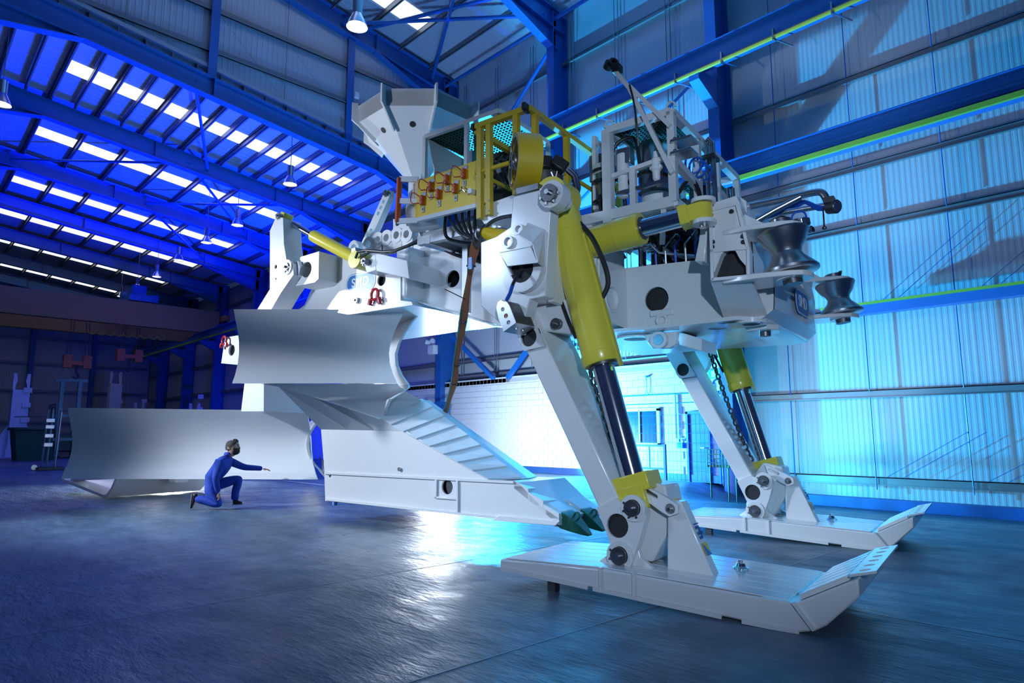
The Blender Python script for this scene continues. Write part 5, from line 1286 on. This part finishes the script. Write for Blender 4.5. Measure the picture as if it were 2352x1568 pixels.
# ---------------------------------------------------------------- equipment rack
QK = 6.75
rz0, rz1 = pm(1345, 507, QK).z, pm(1540, 258, QK).z
rx0, rx1 = pm(1395, 300, QK).x, pm(1541, 256, QK).x
rq1 = 9.15
rack = MB().bar(V((pm(1337, 508, QK).x, QK, rz0)), V((rx1, QK, rz0)), .10, .12).build('equipment_rack', 'white', PL, smooth=0)
def rbar(a, b, w=.085, h=.085, n='rack_bar', m='white'): return MB().bar(V(a), V(b), w, h).build(n, m, rack, smooth=0)
rbar((rx0, QK, rz1), (rx1, QK, rz1)); rbar((rx0, rq1, rz1), (rx1, rq1, rz1)); rbar((rx1, QK, rz1), (rx1, rq1, rz1)); rbar((rx0, QK, rz1), (rx0, rq1, rz1))
rbar((rx0, QK, rz1), (rx0, QK, 3.3), .11, .11, 'rack_post'); rbar((rx1, QK, rz1), (rx1, QK, rz0), .085, .085, 'rack_post')
rbar((rx1, 7.55, rz1), (rx1, 7.55, rz0), n='rack_post'); rbar((rx1, rq1, rz1), (rx1, rq1, rz0 - .3), n='rack_post'); rbar((rx0, rq1, rz1), (rx0, rq1, 3.3), n='rack_post')
rbar((rx1, QK, rz0), (rx1, rq1, rz0)); rbar((rx0 - .1, rq1, rz0), (rx1, rq1, rz0)); rbar((rx1, QK, rz0 + .5), (rx1, 7.55, rz0 + .42)); rbar((rx0, QK + .5, rz0), (rx0, rq1, rz0))
rbar((rx0 + .05, QK + .02, rz0 + .48), (rx1, QK + .02, rz0 + .55), .06, .05); rbar((rx0 + .32, QK, rz0), (rx0 + .32, QK, rz0 + .5), .07, .07, 'rack_post'); rbar((rx0 + .1, QK - .01, rz0 + .24), (rx1, QK - .01, rz0 + .27), .04, .04, 'rack_tube', 'steel')
rbar((rx1, 7.55, 4.55), (rx1, rq1, 4.55), .06, .06); rbar((rx1, 8.3, rz1), (rx1, 8.3, rz0), .07, .07, 'rack_post')
rbar((rx0 - .3, QK + .25, rz0 + .2), (rx0 - .3, QK + .25, rz1 + .1), .09, .05, 'rack_post'); rbar((rx0 - .3, QK + .25, rz1 + .05), (rx0 - .05, QK + .1, rz1 - .18), .05, .05); rbar((rx0 - .3, QK + .2, rz0 + .7), (rx0, QK + .1, rz0 + .68), .05, .12)
rbar((-3.75, QK + .05, rz0 - .06), (-3.2, QK + .1, 3.5), .06, .08); rbar((-2.75, QK, rz0 - .06), (-2.9, QK + .3, 3.6), .06, .08)
grating(rx0 + .05, rx1 - .04, QK + .05, 7.5, rz1 + .03, rack, .05)
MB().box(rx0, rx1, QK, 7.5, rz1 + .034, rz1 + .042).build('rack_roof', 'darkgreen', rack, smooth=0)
grating(rx0 + .3, rx1 - .04, 8.35, rq1 - .05, 4.75, rack, .06)
for x, q in ((rx0 + .02, QK), (rx1, QK)):
    MB().tube([V((x + .055 * math.cos(R(20 * k)), q, rz1 + .05 + .075 * math.sin(R(20 * k)))) for k in range(10)], .013, 8).build('lifting_eye', 'white', rack)
MB().lathe((-3.05, 7.25, rz0 + .35), (-3.05, 7.25, rz1 - .06), [(0, .20), (.85, .20), (.95, .185), (1, .12)], 24).build('stainless_tank', 'steel', rack)
MB().lathe((-3.05, 7.25, rz0 - .1), (-3.05, 7.25, rz0 + .32), [(0, .12), (.3, .14), (.35, .19), (.55, .19), (.6, .16), (1, .17)], 20).build('pump_body', 'logo_white', rack)
f0 = pm(1431, 395, QK + .08)
MB().lathe(f0 + V((0, 0, -.33)), f0 + V((0, 0, .22)), [(0, .03), (.03, .062), (.55, .064), (.6, .072), (.98, .072), (1, .06)], 18).build('filter_bowl', 'logo_white', rack)
MB().box(f0.x - .08, f0.x + .12, f0.y - .05, f0.y + .08, f0.z + .08, f0.z + .28).build('filter_head', 'steel', rack, bevel=.01)
f1 = pm(1507, 385, QK + .02)
MB().lathe(f1 + V((0, 0, -.17)), f1 + V((0, 0, .19)), [(0, .015), (.05, .03), (.1, .042), (.35, .045), (.4, .062), (.5, .062), (.55, .05), (.75, .05), (.8, .03), (1, .028)], 16).build('breather', 'logo_white', rack)
MB().box(f1.x - .07, f1.x + .07, f1.y - .03, f1.y + .03, f1.z - .02, f1.z + .02).build('breather_ears', 'logo_white', rack, bevel=.008)
g0_ = pm(1385, 420, QK + .25)
MB().cyl(g0_ + V((0, 0, -.30)), g0_ + V((0, 0, .20)), .10, n=20).build('sight_glass', 'steel', rack)
for dz in (-.28, -.02, .12): MB().cyl(g0_ + V((0, 0, dz)), g0_ + V((0, 0, dz + .035)), .135, n=20).build('glass_clamp', 'black', rack)
MB().cyl(g0_ + V((0, 0, -.36)), g0_ + V((0, 0, -.30)), .12, .08, n=20).build('glass_base', 'logo_white', rack)
MB().box(rx0 - .42, rx0 - .12, QK + .3, QK + .55, rz1 - .45, rz1 - .1).build('radiator', 'darksteel', rack, bevel=.01)
for k in range(2):
    p = pm(1562, 322 + 28 * k, QK - .05)
    MB().box(p.x - .10, p.x + .14, p.y - .04, p.y + .2, p.z - .012, p.z + .02).cyl(p + V((-.06, 0, .02)), p + V((-.06, 0, .05)), .02, n=8).build('lamp_bracket', 'steel', rack, bevel=.004)
MB().tube([V((rx1 + .04 + .09 * math.cos(R(30 * k)) * (1 + .06 * (k // 12)), 7.2 + .012 * k, rz0 + .62 + .11 * math.sin(R(30 * k)))) for k in range(48)], .014, 6).build('coiled_cable', 'bluehose', rack)
for dx, q in ((.02, 7.72), (.06, 7.80), (.10, 7.74)):
    MB().tube([V((rx1 + dx - .08, q, rz1 - .02)), V((rx1 + dx, q - .02, rz1 + .03)), V((rx1 + dx + .05, q - .03, rz1 - .05)), V((rx1 + dx + .06, q - .03, rz0 - .2))], .026, 10).build('stainless_pipe', 'steel', rack)
for dx, q in ((.02, 8.62), (.08, 8.66)): MB().tube([V((rx1 + dx, q, rz1 - .32)), V((rx1 + dx + .02, q, rz0 - .1))], .032, 10).build('stainless_pipe', 'steel', rack)
for z in (rz1 - .25, rz0 + .15): MB().box(rx1 - .02, rx1 + .18, 7.64, 7.86, z, z + .05).build('pipe_clamp', 'black', rack, bevel=.005)
for k, x in enumerate((-3.3, -2.95, -2.8)):
    MB().cyl((x, 8.4 + .1 * k, rz0 - .1), (x, 8.4 + .1 * k, 4.75), .13, n=18).build('pressure_vessel', 'steel' if k != 1 else 'darksteel', rack)
MB().box(-3.6, -2.8, 7.6, 8.9, rz0 - .2, rz0 + .35).build('valve_block', 'darksteel', rack, bevel=.02)
rnd = random.Random(3)
hoses = [((-3.5, 7.05, 4.35), (-3.45, 6.95, 4.85), (-3.2, 7.0, 4.95), (-3.15, 7.05, 4.6)), ((-3.55, 7.0, 4.1), (-3.5, 6.9, 4.35), (-3.2, 6.85, 4.5), (-2.85, 6.95, 4.5)), ((-3.3, 6.95, 4.05), (-3.25, 6.85, 4.3), (-3.0, 6.85, 4.42), (-2.75, 6.95, 4.35)), ((-3.6, 7.0, 4.5), (-3.62, 6.9, 4.2), (-3.55, 6.95, 3.9), (-3.4, 7.1, 3.5)), ((-2.75, 7.2, 4.2), (-2.62, 7.3, 4.4), (-2.58, 7.5, 4.2), (-2.7, 7.6, 3.9)), ((-2.72, 8.2, 4.9), (-2.62, 8.3, 4.7), (-2.62, 8.35, 4.4), (-2.7, 8.4, 4.1)), ((-3.45, 6.9, 4.9), (-3.4, 6.82, 4.6), (-3.5, 6.85, 4.3), (-3.6, 7.0, 4.0))]
for h in hoses: MB().tube(smooth_pts([V(p) for p in h], 14), .024, 8).build('hose', 'black', rack)
# hoses and small pipes packed into the beam below the rack
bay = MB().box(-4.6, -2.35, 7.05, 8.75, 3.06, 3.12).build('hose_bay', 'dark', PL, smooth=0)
for k in range(16):
    a = V((rnd.uniform(-3.5, -2.5), rnd.uniform(7.05, 7.6), rnd.uniform(3.75, 4.0))); b = V((rnd.uniform(-3.3, -2.3), rnd.uniform(7.1, 7.9), rnd.uniform(3.2, 3.4)))
    m = (a + b) / 2 + V((rnd.uniform(-.2, .35), rnd.uniform(-.15, .15), rnd.uniform(-.15, .2)))
    MB().tube(smooth_pts([a, lerp(a, m, .6) + V((0, 0, .05)), m, b], 15), rnd.choice((.022, .03, .038)), 8).build('hose', 'black', bay)
for k in range(9):
    y = 7.08 + .07 * k
    MB().tube([V((-3.25 + .02 * k, y, 3.62 - .01 * k)), V((-3.05 + .02 * k, y - .03, 3.62)), V((-2.95 + .03 * k, y, 3.5)), V((-2.45, y + .05, 3.38 - .015 * k))], .016, 6).build('small_pipe', 'chrome', bay)
for k in range(5):
    MB().tube([V((-3.0 + .12 * k, 7.1, 3.2)), V((-3.0 + .12 * k, 7.08, 3.55)), V((-2.95 + .12 * k, 7.3, 3.75))], .015, 6).build('small_pipe', 'steel' if k % 2 else 'bluehose', bay)
for k in range(8):
    x = -3.4 + .15 * k; MB().cyl((x, 7.6 + .1 * (k % 3), 3.2), (x, 7.6 + .1 * (k % 3), 3.9), .05 + .02 * (k % 2), n=12).build('manifold', ('steel', 'darksteel', 'logo_white')[k % 3], bay)
for k in range(7):
    a = V((-6.1 + .3 * k, 6.9 + .1 * (k % 3), 4.0)); MB().tube(smooth_pts([a, a + V((.25, -.05, -.12)), a + V((.6, .05, -.25)), a + V((1.0, .1, -.45))], 12), .025, 8).build('hose', 'black', bay)
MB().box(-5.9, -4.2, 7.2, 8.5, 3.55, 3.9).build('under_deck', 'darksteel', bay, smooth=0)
for k in range(5): MB().tube(smooth_pts([pm(1030 + 16 * k, 484 - 4 * k, 6.1), pm(1035 + 14 * k, 505, 6.05), pm(1056 + 9 * k, 535, 6.0), pm(1078 + 4 * k, 548, 6.0)], 12), .02, 8).build('hose', 'black', bay)
MB().tube(smooth_pts([pm(1024, 496, 6.2), pm(1022, 530, 6.2), pm(1030, 548, 6.25), pm(1060, 556, 6.4), pm(1095, 560, 6.6)], 14), .022, 8).build('hose', 'black', bay)

# camera mast above the rack: two flat arms meeting at a twin lamp
ma, mb_, mtop = pm(1546, 398, QK - .06), pm(1540, 290, QK - .06), pm(1418, 168, QK - .06)
mk1 = pm(1448, 205, QK - .06)
mast = MB().bar(ma, mk1, .05, .075, NY).build('camera_mast', 'white', PL, smooth=0)
MB().bar(mb_, pm(1448, 200, QK - .02), .05, .06, NY).bar(mk1, mtop, .05, .08, NY).build('mast_arm', 'white', mast, smooth=0)
for k in (0, 1):
    c = pm(1398 + 10 * k, 150 - 4 * k, QK - .05); MB().ring(c, V((.6, -.5, .2)), .06, .035, .07).build('mast_lamp', 'black', mast)
MB().box(mtop.x - .05, mtop.x + .05, mtop.y - .06, mtop.y + .06, mtop.z + .0, mtop.z + .10).build('lamp_bracket', 'black', mast, bevel=.01)
MB().tube(smooth_pts([pm(1446, 195, QK - .1), pm(1455, 230, QK - .1), pm(1462, 280, QK - .08), pm(1466, 335, QK - .02)], 12), .012, 6).build('mast_cable', 'black', mast)

# tubular bull bar over the rollers with blue cables and lamp
QU = 7.05
tb = smooth_pts([pm(1700, 478, QU), pm(1780, 462, QU), pm(1850, 446, QU), pm(1880, 441, QU), pm(1892, 447, QU), pm(1900, 462, QU)], 20)
bull = MB().tube(tb, .038, 12).build('bull_bar', 'steel', PL)
MB().tube([pm(1722, 515, QU - .1), pm(1780, 482, QU - .05), pm(1838, 452, QU)], .034, 12).build('bar_brace', 'steel', bull)
MB().tube([pm(1712, 506, 7.9), pm(1800, 488, 7.9), pm(1905, 470, 7.7)], .034, 12).build('far_bar', 'steel', bull)
MB().bar(pm(1720, 488, 7.8), pm(1760, 500, 8.4), .05, .05).bar(pm(1715, 500, 7.8), pm(1745, 510, 8.4), .05, .05).build('bar_bracket', 'white', bull, smooth=0)
MB().box(-1.16, -1.06, 7.0, 7.1, 3.70, 3.76).build('lamp_plate', 'darksteel', bull, smooth=0)
lc = pm(1922, 474, QU); MB().cyl(lc + V((-.08, .04, .02)), lc, .07, n=18).build('lamp_body', 'darksteel', bull)
MB().cyl(lc, lc + V((.012, -.006, -.003)), .06, n=18).build('lamp_glass', 'chrome', bull)
for k in range(5):
    MB().tube(smooth_pts([pm(1735, 508 + 2 * k, 7.4), pm(1790, 490 - 2 * k, 7.3), pm(1815 + 4 * k, 466 + 2 * k, 7.25), pm(1850, 462 + k, 7.2), pm(1880, 474 + 2 * k, 7.1), pm(1902, 476, 7.08)], 24), .013, 6).build('cable', 'bluehose', bull)
MB().tube(smooth_pts([pm(1890, 478, 7.0), pm(1892, 500, 7.0), pm(1893, 520, 7.0)], 8), .008, 6).lathe(pm(1893, 519, 7.0), pm(1894, 526, 7.0), [(0, .012), (.5, .024), (1, .02)], 10).build('cable_plug', 'black', bull)
for k, (u, v) in enumerate(((1795, 512), (1835, 500))): MB().tube([pm(u, v, 6.9) + V((.07 * math.cos(R(30 * i)), 0, .07 * math.sin(R(30 * i)))) for i in range(12)], .010, 6, closed=True).build('cable_loop', 'black' if k == 0 else 'bluehose', bull)
MB().cyl(pm(1835, 505, 7.0), pm(1838, 535, 7.0), .07, n=16).build('camera_can', 'steel', bull)
MB().lathe(pm(1846, 500, 6.9), pm(1850, 520, 6.9), [(0, .03), (.2, .055), (.8, .055), (1, .04)], 14).build('camera_head', 'chrome', bull)
for k in range(4): MB().ring(pm(1836 + 9 * k, 533 - 2 * k, 6.8), V((.8, -.4, .2)), .036, .026, .03).build('clamp_ring', 'chrome', bull)
MB().tube(smooth_pts([pm(1762, 530, 6.7), pm(1768, 510, 6.75), pm(1790, 500, 6.8), pm(1808, 512, 6.8)], 12), .01, 6).tube(smooth_pts([pm(1893, 660, 9.2), pm(1905, 645, 9.2), pm(1915, 640, 9.2), pm(1925, 628, 9.2), pm(1932, 622, 9.2), pm(1928, 638, 9.2)], 14), .012, 6).build('sensor_cable', 'black', bull)

# ---------------------------------------------------------------- yellow sling horn on the near side, with ring
hn0, hn1 = pm(1168, 555, 5.45), pm(1113, 533, 5.45)
horn = MB().lathe(hn0, hn1, [(0, .13), (.5, .09), (.9, .07), (1, .06)], 18).build('sling_horn', 'panel_yellow', PL)
MB().cyl(hn1, lerp(hn0, hn1, 1.12), .085, n=16).build('horn_cap', 'darksteel', horn)
MB().tube(smooth_pts([pm(1178, 495, 5.5), pm(1150, 500, 5.45), pm(1128, 510, 5.42), pm(1115, 524, 5.42)], 12), .022, 8).build('wire_rope', 'darksteel', horn)

# ---------------------------------------------------------------- things hung on the plough
sl = thing('lifting_sling', 'long orange webbing sling hanging from the yellow horn to the floor behind the share', 'sling', ROT @ V((-6, 6.5, 0)), rotz=ALPHA, org=V((-6, 6.5, 0)))
spx = [(1096, 545), (1086, 590), (1074, 660), (1063, 740), (1050, 820), (1044, 870), (1036, 905), (1024, 945), (1010, 990)]
qs = [5.42, 5.55, 5.85, 6.25, 6.8, 7.2, 7.6, 8.1, 8.5]
sp3 = smooth_pts([pm(u, v, q) for (u, v), q in zip(spx, qs)], 24)
rws = []
for i, p in enumerate(sp3):
    w_ = .042 + .012 * math.sin(i * .9); tdir = V((.813, .582, 0)) if i < 20 else V((.7, .7, 0))
    rws.append([p - tdir * w_, p - tdir * w_ * .4 - V((.01, -.012, 0)), p + tdir * w_ * .4 - V((.01, -.012, 0)), p + tdir * w_])
MB().grid(rws, V((-.01, .014, 0))).build('webbing', 'sling', sl, smooth=60)
for t in (4, 9, 13, 16): MB().ring(sp3[min(t, len(sp3) - 1)], V((-.1, .1, -1)), .055, .04, .02).build('cable_tie', 'black', sl)
MB().tube([pm(1069, 687, 5.6), pm(1022, 664, 5.55)], .006, 6).build('tie_tail', 'black', sl)
MB().tube([V((p.x - .02, p.y - .03, p.z)) for p in sp3[8:]], .012, 6).build('green_cord', 'tooth', sl)
MB().tube([pm(1097, 545, 5.42) + V((.05 * math.cos(R(30 * i)), 0, .09 * math.sin(R(30 * i)))) for i in range(12)], .02, 8, closed=True).tube([pm(1106, 537, 5.42) + V((.06 * math.cos(R(30 * i)), .02 * math.cos(R(30 * i)), .07 * math.sin(R(30 * i)))) for i in range(12)], .018, 8, closed=True).build('shackle_ring', 'darksteel', sl)
MB().box(*sorted((pm(1078, 600, 5.48).x, pm(1086, 600, 5.48).x)), 5.46, 5.48, pm(1080, 618, 5.48).z, pm(1080, 592, 5.48).z).build('sling_tag', 'logo_blue', sl)


def shackle(c, label, s=1.0):
    t = thing('bow_shackle', label, 'shackle', ROT @ c, 'red bow shackles on the plough', rotz=ALPHA, org=c)
    MB().tube([c + V((.075 * s * math.cos(a), -.02, .02 * s + .085 * s * math.sin(a))) for a in [R(-35 + 25 * k) for k in range(11)]], .022 * s, 8).build('bow', 'red', t)
    for sx2 in (-1, 1): MB().lathe(c + V((.085 * sx2 * s, -.02, -.03)), c + V((.11 * sx2 * s, -.02, -.13 * s)), [(0, .03 * s), (.5, .035 * s), (1, .03 * s)], 10).build('jaw', 'red', t)
    MB().cyl(c + V((-.12 * s, -.02, -.055)), c + V((.12 * s, -.02, -.045)), .02 * s, n=10).build('pin', 'red', t)


shackle(pm(863, 680, QS - .03), 'red bow shackle below the badge on the rear side plate')
shackle(pm(517, 784, 6.86), 'red bow shackle on the white beam end behind the upper blade', .9)

# ================================================================== THE PERSON
mdep = 12.62                        # distance along the view
MS = mdep / CAM_F
RTv, FWh = V((math.cos(CAM_YAW), math.sin(CAM_YAW), 0)), V((-math.sin(CAM_YAW), math.cos(CAM_YAW), 0))
g_ = phz(518, 1169, 0)
def mp(cx, cy, dep=0.0):
    """place on the kneeling figure: cx, cy in sixteenths of the close look, dep metres away from the viewer"""
    u = 400 + cx / 7.13; v = 980 + cy / 7.13
    a = (u - 518) * MS * 1.03; z = (1171.5 - v) * MS * 1.03
    return V((g_.x, g_.y, 0)) + RTv * a + FWh * dep + V((0, 0, z))


man = thing('person', 'bearded person in blue overalls kneeling and touching the wide lower blade', 'person', (g_.x, g_.y, 0))


def skinned(name, mat, nodes, links, root, sub=2, par=None):
    """body surface grown along a chain of joints: nodes {key: (point, radius)}"""
    me = bpy.data.meshes.new(name); ks = list(nodes); o0 = V((g_.x, g_.y, 0))
    me.from_pydata([tuple(nodes[k][0] - o0) for k in ks], [(ks.index(a), ks.index(b)) for a, b in links], [])
    o = bpy.data.objects.new(name, me); COL.objects.link(o); o.parent = par or man; o.location = (0, 0, 0); ORG[o] = o0
    o.modifiers.new('skin', 'SKIN')
    for i, k in enumerate(ks):
        r = nodes[k][1]; sv = me.skin_vertices[0].data[i]; sv.radius = r if isinstance(r, tuple) else (r, r); sv.use_root = (k == root)
    s = o.modifiers.new('smooth', 'SUBSURF'); s.levels = sub; s.render_levels = sub
    me.materials.append(M[mat])
    o.modifiers['skin'].use_smooth_shade = True
    return o


N_ = dict(
    pelvis=(mp(560, 1010, .0), (.155, .165)), belly=(mp(600, 900, .0), (.14, .155)), chest=(mp(715, 745, .0), (.16, .165)), upper=(mp(770, 610, .0), (.12, .16)), neck=(mp(830, 545, .0), (.072, .075)), collar=(mp(850, 505, .0), (.066, .066)),
    shn=(mp(790, 640, -.17), .088), eln=(mp(742, 870, -.25), .074), wrn=(mp(770, 1060, -.20), .052), cfn=(mp(783, 1100, -.185), .047),
    shf=(mp(810, 640, .19), .085), elf=(mp(990, 735, .30), .066), wrf=(mp(1190, 755, .44), .052), cff=(mp(1240, 765, .48), .05),
    hpn=(mp(600, 1060, -.11), .125), knn=(mp(800, 1290, -.13), .098), shn2=(mp(640, 1240, -.13), .085), ann=(mp(400, 1190, -.13), .072),
    hpf=(mp(640, 1000, .12), .12), knf=(mp(985, 900, .16), .092), sff=(mp(930, 1080, .16), .08), anf=(mp(925, 1255, .16), .078),
)
E_ = [('pelvis', 'belly'), ('belly', 'chest'), ('chest', 'upper'), ('upper', 'neck'), ('neck', 'collar'), ('upper', 'shn'), ('shn', 'eln'), ('eln', 'wrn'), ('wrn', 'cfn'), ('upper', 'shf'), ('shf', 'elf'), ('elf', 'wrf'), ('wrf', 'cff'),
      ('pelvis', 'hpn'), ('hpn', 'knn'), ('knn', 'shn2'), ('shn2', 'ann'), ('pelvis', 'hpf'), ('hpf', 'knf'), ('knf', 'sff'), ('sff', 'anf')]
body = skinned('overalls', 'overall', N_, E_, 'pelvis')
# head: loft of rings, seen in profile, face to the picture's right
hc = mp(895, 420, 0.0)
def ring_h(cx, cy, rx, ry, tilt=0.0, n=20):
    c = mp(cx, cy, 0)
    return [c + RTv * (rx * math.cos(2 * math.pi * i / n)) * MS * 1.03 / 7.13 + FWh * (ry * math.sin(2 * math.pi * i / n)) * MS * 1.03 / 7.13 - V((0, 0, 1)) * (tilt * math.cos(2 * math.pi * i / n) * MS / 7.13) for i in range(n)]
def loft(rings, cap=True):
    m = MB(); n = len(rings[0]); vs = [p for r in rings for p in r]; fs = []
    for k in range(len(rings) - 1): fs += [(k * n + i, k * n + (i + 1) % n, (k + 1) * n + (i + 1) % n, (k + 1) * n + i) for i in range(n)]
    if cap: fs += [tuple(range(n))[::-1], tuple(range((len(rings) - 1) * n, len(rings) * n))]
    return m.add(vs, fs)
def sub(o, l=1): s = o.modifiers.new('smooth', 'SUBSURF'); s.levels = l; s.render_levels = l; return o
head = sub(loft([ring_h(880, 560, 52, 50), ring_h(888, 515, 56, 52), ring_h(905, 490, 78, 58), ring_h(908, 455, 90, 68), ring_h(905, 420, 93, 74), ring_h(902, 385, 92, 76), ring_h(898, 350, 88, 74), ring_h(890, 322, 72, 62), ring_h(885, 308, 40, 36)]).build('head', 'skin', man, smooth=80))
sub(loft([ring_h(995, 385, 6, 8), ring_h(1000, 405, 12, 10), ring_h(1008, 425, 16, 14), ring_h(1000, 436, 12, 12)]).build('nose', 'skin', head, smooth=80))
for s in (-1, 1):
    e = mp(972, 392, s * .036); MB().lathe(e - RTv * .012, e + RTv * .012, [(0, .002), (.3, .011), (.7, .011), (1, .003)], 10).build('eye', 'logo_white', head)
    MB().lathe(e + RTv * .009, e + RTv * .0145, [(0, .006), (1, .004)], 8).build('iris', 'dark', head)
    MB().tube([mp(955, 372, s * .055), mp(978, 370, s * .04), mp(992, 378, s * .02)], .007, 6).build('eyebrow', 'hair', head)
    er = mp(868, 415, s * .082); MB().lathe(er - FWh * .006, er + FWh * (.012 * s), [(0, .026), (.6, .032), (1, .016)], 12).build('ear', 'skin', head)
MB().tube([mp(992, 462, -.03), mp(1004, 460, 0), mp(992, 462, .03)], .007, 6).build('mouth', 'skin', head)
def half(cx, cy, rx, ry, a0, a1, n=14):
    c = mp(cx, cy, 0); k = MS * 1.03 / 7.13
    return [c + RTv * rx * math.cos(R(a0 + (a1 - a0) * i / n)) * k + FWh * ry * math.sin(R(a0 + (a1 - a0) * i / n)) * k for i in range(n + 1)]
bd = MB().grid([half(912, 425, 88, 80, -78, 78), half(925, 450, 86, 76, -70, 70), half(935, 475, 80, 68, -80, 80), half(938, 500, 74, 58, -95, 95), half(930, 525, 52, 42, -110, 110), half(922, 535, 12, 10, -120, 120)])
sub(bd.build('beard', 'hair', head, smooth=80))
MB().tube([mp(985, 446, -.045), mp(1003, 442, -.015), mp(1003, 442, .015), mp(985, 446, .045)], .010, 6).build('moustache', 'hair', head)
hr_ = MB().grid([half(895, 300, 30, 28, 0, 360, 22), half(892, 310, 66, 58, 0, 360, 22), half(892, 325, 86, 76, 20, 340, 22), half(890, 350, 100, 84, 32, 328, 22), half(888, 385, 104, 84, 62, 298, 22), half(878, 420, 94, 82, 92, 268, 22), half(868, 455, 78, 72, 110, 250, 22)])
sub(hr_.build('hair', 'greyhair', head, smooth=80))
MB().tube([mp(940, 312, -.03), mp(960, 310, 0), mp(955, 316, .03)], .022, 8).tube([mp(905, 302, -.02), mp(940, 300, 0), mp(950, 306, .02)], .024, 8).build('quiff', 'hair', head)
MB().grid([half(845, 488, 62, 66, 10, 350, 18), half(838, 530, 74, 82, 20, 340, 18)]).build('shirt_collar', 'overall', man, smooth=60)


def hand(wr, d, upv, side, curl, name):
    """palm with four fingers and a thumb; d along the palm, side across it"""
    d = V(d).normalized(); side = V(side).normalized(); upv = V(upv).normalized(); nodes = {}; links = []
    w0 = V(wr)
    nodes['w'] = (w0, (.028, .022)); nodes['p'] = (w0 + d * .045, (.036, .018)); nodes['q'] = (w0 + d * .085, (.038, .015)); links += [('w', 'p'), ('p', 'q')]
    h = skinned(name, 'skin', nodes, links, 'w', 2, man)
    for k, (off, ln, r) in enumerate(((-.032, .062, .0085), (-.011, .072, .009), (.011, .068, .0088), (.031, .052, .008))):
        b = w0 + d * .085 + side * off; dd = d; pts = [b - d * .02, b]
        for j in range(3):
            ang = curl * (.5 + .4 * j) + .06 * k; dd = (d * math.cos(ang) - upv * math.sin(ang)).normalized(); b = b + dd * ln / 3 * (1.25 - .22 * j); pts.append(b)
        MB().tube(pts, [r, r, r * .95, r * .85, r * .6], 8).build('finger', 'skin', h, smooth=80)
    b = w0 + d * .03 - side * .034; td = (d * .7 - side * .7 - upv * .2).normalized()
    MB().tube([b + side * .012, b + td * .02, b + td * .045, b + td * .045 + d * .022], [.011, .0115, .0105, .008], 8).build('thumb', 'skin', h, smooth=80)
    return h


hand(mp(1240, 768, .48), RTv + FWh * .25 - V((0, 0, .12)), V((0, 0, 1)), FWh, .45, 'hand')
hand(mp(787, 1098, -.185), RTv * .25 - V((0, 0, 1)), RTv, FWh, .7, 'hand')


def shoe(heel, toe, upv, name):
    heel, toe, upv = V(heel), V(toe), V(upv).normalized(); d = (toe - heel); s = d.normalized().cross(upv)
    secs = [(0, .032, .10), (.12, .042, .11), (.35, .04, .10), (.6, .046, .065), (.85, .045, .045), (1, .028, .03)]
    m = MB(); n = 12; vs = []; fs = []
    for t, hw, hh in secs:
        c = heel + d * t
        vs += [c + s * hw * math.cos(2 * math.pi * i / n) + upv * (hh / 2 + hh / 2 * math.sin(2 * math.pi * i / n)) for i in range(n)]
    for k in range(len(secs) - 1): fs += [(k * n + i, k * n + (i + 1) % n, (k + 1) * n + (i + 1) % n, (k + 1) * n + i) for i in range(n)]
    fs += [tuple(range(n))[::-1], tuple(range((len(secs) - 1) * n, len(secs) * n))]
    o = sub(m.add(vs, fs).build(name, 'shoe', man, smooth=80))
    q = MB()
    q.ext([heel - s * .035 - upv * .008, heel + d * .5 - s * .042 - upv * .008, toe - s * .03 - upv * .004, toe + d.normalized() * .01 - upv * .002, toe + s * .03 - upv * .004, heel + d * .5 + s * .042 - upv * .008, heel + s * .035 - upv * .008], upv * .016)
    q.build('sole', 'sole', o); return o


shoe(mp(365, 1120, -.13), mp(340, 1350, -.13), RTv * .9 + V((0, 0, .12)), 'shoe')
shoe(mp(895, 1308, .16), mp(1055, 1300, .16), V((0, 0, 1)), 'shoe')
